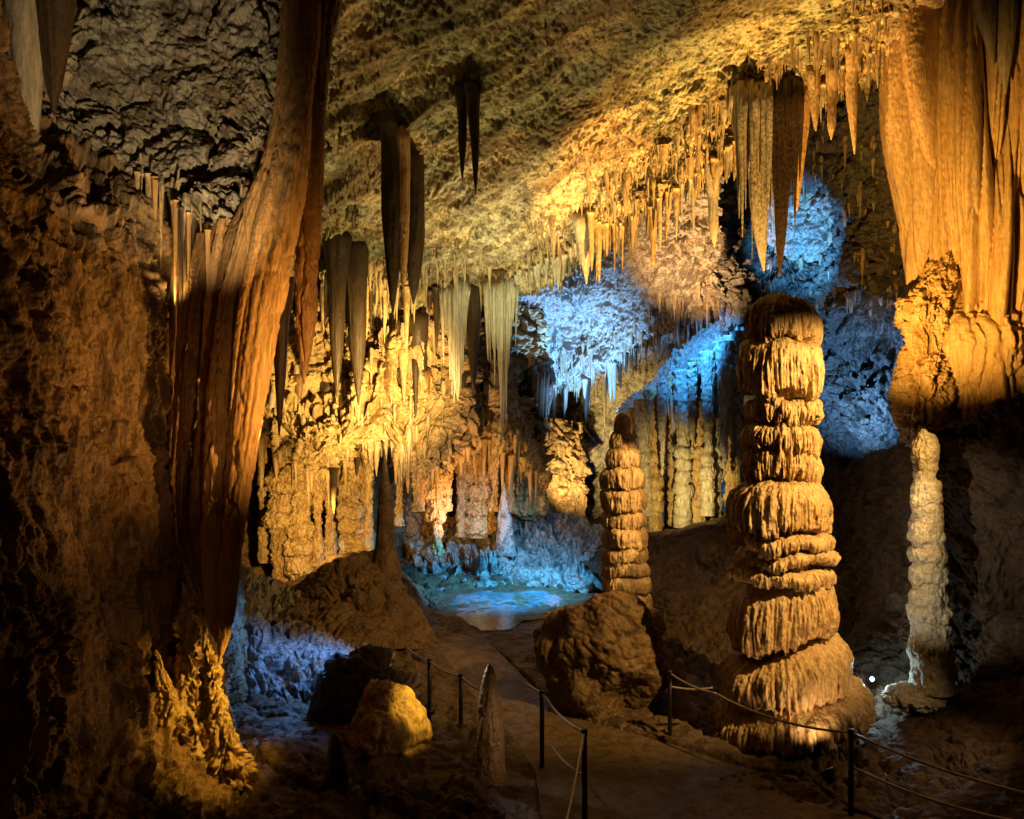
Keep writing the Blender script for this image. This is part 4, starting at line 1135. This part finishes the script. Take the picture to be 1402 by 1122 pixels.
for k in range(32):
    px = random.uniform(385, 700); py = random.uniform(410, 540)
    y = rock_depth(px, py, ('golden_rock_wall',))
    if y is None: continue
    LL = random.uniform(25, 110); w = random.uniform(2.5, 5)
    o = spike('stalactite', [(px, py - 12, y + .35, w * 1.5), (px, py - 4, y + .05, w * 1.8), (px, py + LL * .35, y - .05, w), (px, py + LL * .75, y - .05, w * .5), (px, py + LL, y - .05, .4)], random.choice([M['gold'], M['palestal'], M['darkstal'], M['brown']]), 16, 40, 4, .14, .22)
    tag(o, 'thin stalactite hanging on the face of the golden wall', 'stalactite', 'thin stalactites on the face of the golden wall')
o = spike('dark_stalagmite', [(528, 790, 16.4, 22), (528, 740, 16.4, 13), (527, 680, 16.4, 8), (526, 640, 16.4, 4), (526, 615, 16.4, .6)], M['boulder'], 48, 80, 5, 0.1, 0.15)
tag(o, 'slim dark stalagmite on the brown mound right of the layered column', 'stalagmite')
o = spike('dark_stalagmite', [(692, 760, 22, 14), (691, 720, 22, 10), (690, 690, 22, 6), (690, 660, 22, .6)], M['bluerock'], 40, 60, 5, 0.1, 0.25)
tag(o, 'small bluish stalagmite on the blue-lit bank between golden columns', 'stalagmite')

# ---- curtain wall right of the slim tiered stalagmite: lit ledge, then hanging columns
ledge_net = [
    [(840, 560, 27), (880, 530, 26), (930, 480, 25), (980, 440, 24.2), (1040, 405, 23.5), (1100, 380, 23)],
    [(850, 572, 25), (885, 548, 24.2), (930, 505, 23.4), (980, 466, 22.8), (1040, 432, 22.2), (1100, 410, 22)],
    [(858, 590, 23.6), (890, 572, 23), (930, 540, 22.4), (980, 502, 21.8), (1040, 470, 21.3), (1100, 450, 21)],
    [(860, 606, 25.2), (892, 586, 24.8), (932, 552, 24.2), (982, 516, 23.6), (1042, 486, 23.2), (1100, 466, 23)],
    [(862, 650, 25.6), (895, 640, 25.2), (935, 620, 24.6), (985, 600, 24), (1045, 580, 23.6), (1100, 560, 23.4)],
    [(862, 740, 25.6), (897, 740, 25.2), (937, 735, 24.6), (987, 730, 24), (1047, 725, 23.6), (1100, 720, 23.4)],
]
sheet('ledge_wall', ledge_net, 360, 360, lambda p: rock(p, 0.8, (1, 1, 0.45), 0.2, 0.25, 0.14, 0.08, 0.05), M['pale'],
      'sloping rock ledge lit blue with a golden wall beneath it left of the tallest stalagmite', 'rock ledge', kind='thing')
for k, (px, top, bot, w, dy, mt) in enumerate([(866, 592, 700, 5, .1, 'gold'), (880, 580, 690, 8, -.3, 'palestal'), (895, 566, 712, 9, .2, 'gold'), (907, 556, 640, 5, -.4, 'palestal'), (922, 548, 704, 5, .5, 'gold'), (934, 540, 706, 9, -.2, 'palestal'), (948, 530, 610, 5, -.5, 'palestal'),
                                         (955, 524, 700, 8, .4, 'gold'), (969, 514, 690, 7, -.2, 'palestal'), (981, 506, 696, 6, .3, 'grey'), (992, 500, 640, 8, -.4, 'palestal'), (1003, 492, 690, 8, .3, 'gold'), (1013, 486, 650, 6, -.2, 'grey')]):
    Yc = np.interp(px, [860, 1020], [23.4, 21.2]) + dy
    tr = [] if bot < 670 else [(y, y + 11, px + random.uniform(-1, 1), w * random.uniform(1.05, 1.35), random.uniform(-.2, .2), .8, .5) for y in np.arange(620 + random.uniform(-20, 10), bot, 17)]
    column([(top - 34, px, w * 1.5), (top + 10, px, w * 1.1), ((top + bot) / 2, px + random.uniform(-1.5, 1.5), w * 0.75), (bot - 18, px, w * (0.95 if bot > 670 else .4)), (bot + 16, px, w * (1.3 if bot > 670 else .05))],
           'slender column in the row under the blue-lit ledge', M[mt], tr, Yc, 'row of slender columns under the blue-lit ledge', segs=70, rings=140)

# ---- the countless tiny stalactites beyond those built one by one: one mass
def tiny_mass():
    regions = [
        ('cave_ceiling', [(800, 305), (838, 318), (880, 298), (930, 262), (980, 225), (1030, 182), (1090, 142), (1150, 102), (1215, 62)], 95, 460, 7, 30),
        ('cave_ceiling', [(430, 395), (600, 402), (720, 378), (800, 325)], 60, 170, 7, 34),
        ('golden_rock_wall', [(370, 605), (440, 650), (520, 605), (590, 645), (720, 620)], 210, 190, 8, 45),
        ('back_chamber_wall', [(700, 548), (820, 525), (880, 470), (950, 445), (1020, 425)], 60, 170, 7, 32),
        ('right_cave_wall', [(1040, 420), (1230, 420)], 260, 120, 8, 34),
        ('hanging_rock_mass', [(190, 242), (240, 270), (285, 318), (380, 292)], 45, 70, 8, 50),
        ('ledge_wall', [(865, 596), (930, 545), (1030, 478)], 30, 110, 8, 40),
    ]
    V, Fc, n0 = [], [], 0
    sg = 8
    th = np.linspace(0, 2 * np.pi, sg, endpoint=False)
    prof = np.array([(-.35, .7), (-.1, 1.2), (.1, .95), (.35, .62), (.6, .42), (.82, .26), (1.0, .03)])
    for nme, lip, band, cnt, lo, hi in regions:
        lip = np.array(lip, float)
        for k in range(cnt):
            px = random.uniform(lip[0, 0], lip[-1, 0])
            py = np.interp(px, lip[:, 0], lip[:, 1]) - band * random.random() ** 1.7
            y = rock_depth(px, py, (nme,))
            if y is None: continue
            top = P(px, py, y)
            Lm = 1.35 * (lo + (hi - lo) * random.random() ** 2.0) / F * y
            w = random.uniform(1.7, 3.2) / F * y * (0.7 + 0.5 * Lm * F / y / hi)
            bend = np.array([random.uniform(-.04, .04), random.uniform(-.04, .04)]) * Lm
            ph = random.uniform(0, 6.28)
            for (t, r) in prof:
                rr = w * r * (1 + 0.18 * np.sin(2 * th + ph) + random.uniform(-.12, .12))
                V.append(np.stack([top[0] + bend[0] * t + rr * np.cos(th), top[1] + 0.03 + bend[1] * t + rr * np.sin(th), np.full(sg, top[2] - Lm * t)], -1))
            m = len(prof)
            idx = n0 + np.arange(m * sg).reshape(m, sg)
            r2 = np.concatenate([idx, idx[:, :1]], 1)
            Fc.append(np.stack([r2[:-1, :-1], r2[:-1, 1:], r2[1:, 1:], r2[1:, :-1]], -1).reshape(-1, 4))
            n0 += m * sg
    o = mesh_raw('tiny_stalactites', np.concatenate(V), np.concatenate(Fc), M['tiny'])
    tag(o, 'countless tiny stalactites scattered over the ceiling slopes and lips', None, None, 'stuff')


tiny_mass()

# ================================================================== HANDRAILS AND LAMPS
def rail(name, posts, cables, label, group=None, post_h=1.0):
    base = np.array(posts[0][0])
    root = thing(name, base, label, 'handrail', group)
    for (foot, head) in posts:
        foot = np.array(foot); head = np.array(head)
        o = tube('post', [foot - [0, 0, .15], foot, head * .5 + foot * .5, head], 0.030, M['steel'], 14)
        adopt(o, root)
        d = tube('base_plate', [foot - [0, 0, .02], foot + [0, 0, .03], foot + [0, 0, .045]], 0.085, M['steel'], 16)
        d.parent = o
        d.location = tuple(np.array(d.location) - (foot - [0, 0, .15]))
        c = tube('post_cap', [head, head + [0, 0, .02], head + [0, 0, .035]], 0.036, M['steel'], 12)
        c.parent = o
        c.location = tuple(np.array(c.location) - (foot - [0, 0, .15]))
    for pts in cables:
        o = tube('cable', pts, 0.015, M['rope'], 10)
        adopt(o, root)


def gp(px, py, z=0.0):
    Y = (CAMZ - z) * F / (py - 561.0)
    return P(px, py, Y)


def up(px, py, Y):
    return P(px, py, Y)


# left rail along the far stretch
a0, a1, a2, a3 = P(556, 886, 12.2), P(588, 905, 11.6), P(631, 926, 11.0), P(664, 945, 10.5)
rail('rope_handrail', [(P(588, 975, 11.6), a1), (P(631, 996, 11.0), a2), (P(664, 1012, 10.5), a3)],
     [sag(a0, a1, .03), sag(a1, a2, .05), sag(a2, a3, .05)], 'cable handrail left of the path behind the thin smooth stalagmite', 'cable handrails along the path')
b0, b1, b2, b3 = P(720, 936, 10.9), P(742, 950, 10.1), P(800, 1003, 8.75), P(772, 1140, 7.2)
rail('rope_handrail', [(P(742, 1056, 10.1), b1), (P(801, 1150, 8.75), b2), (P(772, 1330, 7.2), b3)],
     [sag(b0, b1, .0), sag(b1, b2, .06), sag(b2, b3, .06), sag(P(754, 1020, 9.8), P(800, 1062, 8.75), .05)], 'cable handrail with two dark posts in the middle foreground', 'cable handrails along the path')
c0, c1, c2, c3 = P(917, 922, 11), P(980, 950, 10.3), P(1165, 1003, 8.9), P(1420, 1090, 7.4)
rail('rope_handrail', [(P(917, 1012, 11), c0), (P(1165, 1150, 8.9), c2), (P(1420, 1250, 7.4), c3)],
     [sag(c0, c1, .04), sag(c1, c2, .10, 40), sag(c2, c3, .06), sag(P(917, 940, 11), P(976, 942, 10.9), .03), sag(P(1166, 1050, 8.9), P(1420, 1130, 7.4), .08)],
     'cable handrail right of the path in front of the tallest stalagmite', 'cable handrails along the path')


def floodlight(px, py, Y, dirv, label, lit=True, s=0.12, strength=None):
    base = P(px, py, Y)
    root = thing('floodlight', base - [0, 0, s * 1.3], label, 'lamp')
    d = np.array(dirv, float); d /= np.linalg.norm(d)
    o = tube('housing', [base - d * s * 1.2, base - d * s * 0.9, base - d * s * 0.1, base], 0, M['housing'], 24, taper=[s * .35, s * .6, s * .8, s * .95]); adopt(o, root)
    o2 = tube('lens', [base + d * 0.004, base + d * 0.012, base + d * 0.016], 0, M['lens'] if lit else M['white'], 24, taper=[s * .8, s * .78, s * .5]); adopt(o2, root)
    o3 = tube('bracket', [base - [0, 0, s * 1.4], base - d * s * .5 - [0, 0, s * .9], base - d * s * .5], 0.012, M['housing'], 8); adopt(o3, root)
    return root


floodlight(1194, 930, 11.6, (-0.25, -1, 0.25), 'lit bluish white floodlight on the ground right of the tallest stalagmite', s=0.04)
floodlight(634, 846, 17.6, (0.6, -0.6, 0.5), 'small lit floodlight beside the blue rocks at the far end of the path', s=0.06)
floodlight(1132, 1056, 9.3, (-0.3, 0.6, 0.75), 'floodlight with a white rim beside the right handrail post', lit=False, s=0.11)

# ================================================================== LIGHT
def lamp(name, pos, target, power, color, size=60, blend=0.6, radius=0.05):
    ty = 'SPOT' if target is not None else 'POINT'
    L = bpy.data.lights.new(name, ty)
    L.energy = power
    L.color = color
    L.shadow_soft_size = radius
    o = bpy.data.objects.new(name, L)
    COL.objects.link(o)
    p = P(*pos)
    o.location = tuple(p)
    if target is not None:
        L.spot_size = math.radians(size)
        L.spot_blend = blend
        d = P(*target) - p
        from mathutils import Vector
        o.rotation_euler = Vector(d).to_track_quat('-Z', 'Y').to_euler()
    return o


GOLD = (1.0, 0.60, 0.16)
AMBER = (1.0, 0.48, 0.10)
WARM = (1.0, 0.72, 0.38)
YEL = (1.0, 0.74, 0.26)
PALE = (0.92, 1.0, 0.62)
BLUE = (0.16, 0.46, 1.0)
SKY = (0.35, 0.62, 1.0)
CYAN = (0.05, 0.45, 1.0)

def added_hood_flood(pos, corners, power, color, label, radius=0.008):
    """an unseen floodlight in an added four-sided hood that trims the beam to straight edges"""
    S = P(*pos)
    U = []
    for c_ in corners:
        d = P(*c_) - S
        U.append(d / np.linalg.norm(d))
    ax = sum(U); ax /= np.linalg.norm(ax)
    U = [u / np.dot(u, ax) for u in U]
    root = thing('floodlight', S - np.array([0, 0, 0.12]), label, 'lamp')
    far = 0.16
    A = [u * far for u in U]
    lat = [x - ax * far for x in A]
    B = [-ax * 0.10 + x for x in lat]
    ins = A + B
    out = [ax * far + x * 1.07 for x in lat] + [-ax * 0.115 + x * 1.07 for x in lat]
    q = []
    for i in range(4):
        j = (i + 1) % 4
        q += [(i, j, 4 + j, 4 + i), (8 + i, 12 + i, 12 + j, 8 + j), (i, 8 + i, 8 + j, j)]
    q += [(4, 5, 6, 7), (15, 14, 13, 12)]
    o = mesh_raw('housing', np.array(ins + out), np.array(q), M['housing'], S, smooth=False); adopt(o, root)
    o = tube('stand', [S - ax * 0.06 - [0, 0, 0.3], S - ax * 0.06 - [0, 0, 0.12]], 0.03, M['housing'], 10); adopt(o, root)
    L = bpy.data.lights.new('added_hood_light', 'SPOT')
    L.energy = power; L.color = color; L.shadow_soft_size = radius
    L.spot_size = min(math.radians(150), 2.2 * max(math.acos(float(np.dot(u / np.linalg.norm(u), ax))) for u in U)); L.spot_blend = 0.0
    o = bpy.data.objects.new('added_hood_light', L)
    COL.objects.link(o)
    o.location = tuple(S)
    o.rotation_euler = Vector(ax).to_track_quat('-Z', 'Y').to_euler()
    return o


def ed(px, py):
    return (px, py, rock_depth(px, py, ('cave_ceiling',)))


# golden ceiling: unseen spot behind the tallest stalagmite, hood added to trim the beam
added_hood_flood((1078, 890, 12.9), [ed(1130, -67), ed(745, 250), (775, 380, 17.6), (1290, 90, 13)], 18000, (1.0, 0.55, 0.13), 'unseen floodlight with an added beam-trimming hood behind the tallest stalagmite')
lamp('ceiling_wash', (620, 740, 15.0), (620, 240, 16.5), 2300, (1.0, 0.74, 0.28), 100, 1.0, 0.5)
lamp('ceiling_low_wash', (705, 640, 16.0), (700, 310, 18.3), 1300, (0.90, 1.0, 0.55), 62, 1.0)
# golden wall and columns
lamp('gold_wall_lamp', (620, 620, 15.5), (490, 500, 20.5), 5200, (1.0, 0.68, 0.2), 62, 0.9, 0.03)
lamp('column_lamp', (425, 740, 15.6), (445, 715, 20), 1300, GOLD, 70, 0.9)
lamp('column_lamp', (640, 740, 19.4), (650, 640, 22), 420, AMBER, 110, 0.7)
lamp('column_lamp', (545, 590, 17.0), (610, 560, 21), 420, WARM, 90, 0.8)
# back chamber
lamp('blue_lamp', (820, 640, 25), (780, 450, 27.5), 6500, (0.16, 0.43, 1.0), 84, 1.0, 0.03)
lamp('peach_lamp', (880, 540, 18.6), (955, 350, 23), 6500, (1.0, 0.60, 0.26), 44, 1.0)
lamp('far_gold_lamp', (790, 700, 28.2), (810, 570, 33), 1900, YEL, 100, 1.0)
lamp('ledge_blue_lamp', (930, 390, 20.0), (960, 490, 22.5), 2600, (0.04, 0.32, 1.0), 60, 0.6)
lamp('ledge_gold_lamp', (930, 690, 19.4), (940, 660, 23), 520, YEL, 80, 0.9)
lamp('recess_blue_lamp', (1085, 440, 18.0), (1098, 322, 22), 4200, (0.08, 0.40, 1.0), 40, 1.0, 0.03)
lamp('side_blue_lamp', (1150, 600, 18.0), (1195, 520, 20), 1500, (0.16, 0.42, 1.0), 90, 1.0, 0.03)
# tallest stalagmite, slim ones
lamp('stalagmite_key', (1540, 360, 7.6), (1072, 665, 11), 2300, (1.0, 0.60, 0.18), 60, 0.6, 0.02)
lamp('slim_stalagmite_key', (1040, 470, 10.2), (856, 720, 12.6), 520, (1.0, 0.58, 0.18), 34, 0.4, 0.03)
lamp('cream_key', (1130, 780, 8.8), (1272, 760, 11), 210, (1.0, 0.86, 0.58), 46, 0.5, 0.02)
lamp('white_floodlight', (1193, 926, 11.4), None, 26, (0.5, 0.8, 1.0), radius=0.03)
# right column
lamp('column_key', (1160, 560, 9.6), (1310, 330, 13.2), 2300, (1.0, 0.52, 0.09), 60, 0.9, 0.03)
# left drapery, rock mass, wall
lamp('drapery_key', (600, 610, 7.7), (350, 480, 8.9), 470, (1.0, 0.52, 0.12), 84, 1.0, 0.03)
lamp('drapery_rim', (425, 600, 10.4), (340, 480, 9.0), 130, (1.0, 0.5, 0.12), 120, 1.0, 0.03)
lamp('rock_mass_wash', (290, 470, 6.9), (225, 130, 10), 520, (1.0, 0.76, 0.42), 54, 1.0)
lamp('rock_mass_low', (225, 420, 9.2), (270, 280, 9.7), 45, (1.0, 0.70, 0.26), 100, 1.0)
lamp('left_wall_graze', (330, 700, 7.6), (60, 520, 7.6), 40, (1.0, 0.54, 0.17), 140, 1.0)
lamp('pinnacle_key', (450, 860, 8.6), (290, 970, 9), 190, (1.0, 0.56, 0.08), 70, 0.8, 0.02)
lamp('boulder_key', (650, 890, 10.1), (540, 995, 10.3), 95, (1.0, 0.60, 0.08), 44, 0.5, 0.02)
# blue floor lamps
lamp('slope_blue_lamp', (480, 780, 12.6), (400, 920, 12.2), 330, (0.10, 0.36, 1.0), 120, 0.8)
lamp('bank_blue_lamp', (760, 690, 18.2), (690, 800, 20), 1900, (0.05, 0.46, 1.0), 110, 0.9)
# weak lights; the path, corner and tip ones are added fills
lamp('path_fill', (1000, 420, 7.5), (850, 930, 12), 7, (1.0, 0.56, 0.2), 60, 0.9, 0.3)
lamp('corner_fill', (330, 1010, 7.2), (40, 900, 7.2), 14, (1.0, 0.55, 0.18), 130, 1.0, 0.05)  # added fill that lifts the black lower left wall
lamp('tip_fill', (600, 860, 9.9), (668, 945, 9.5), 30, (0.9, 0.88, 1.0), 50, 0.8, 0.02)  # faint light added to brighten the thin front stalagmite
lamp('front_amber', (770, 1000, 8.7), (672, 1000, 9.5), 11, (1.0, 0.62, 0.28), 80, 0.9, 0.02)
lamp('ground_graze', (1400, 880, 9.2), (1230, 1010, 10), 45, (1.0, 0.66, 0.34), 90, 0.8, 0.03)
lamp('low_floodlight', (1126, 1046, 9.4), (1080, 850, 11), 50, (1.0, 0.62, 0.26), 80, 0.7, 0.03)

# ------------------------------------------------------------------ world, camera, render
w = bpy.data.worlds.new('World')
scene.world = w
w.use_nodes = True
bg = w.node_tree.nodes['Background']
bg.inputs['Color'].default_value = (1.0, 0.62, 0.34, 1)
bg.inputs['Strength'].default_value = 0.006

cam = bpy.data.cameras.new('camera')
cam.sensor_width = 36
cam.lens = 36 * F / 1402
cam.clip_start = 0.05
cam.clip_end = 500
co = bpy.data.objects.new('camera', cam)
COL.objects.link(co)
co.location = (0, 0, CAMZ)
co.rotation_euler = (math.radians(90), 0, 0)
scene.camera = co
scene.render.engine = 'CYCLES'
scene.view_settings.view_transform = 'Standard'
scene.view_settings.look = 'None'
scene.view_settings.exposure = 0
c = scene.cycles
c.use_denoising = True
c.max_bounces = 4
c.diffuse_bounces = 2
c.glossy_bounces = 2
c.transmission_bounces = 1
c.sample_clamp_indirect = 4
c.caustics_reflective = False
c.caustics_refractive = False
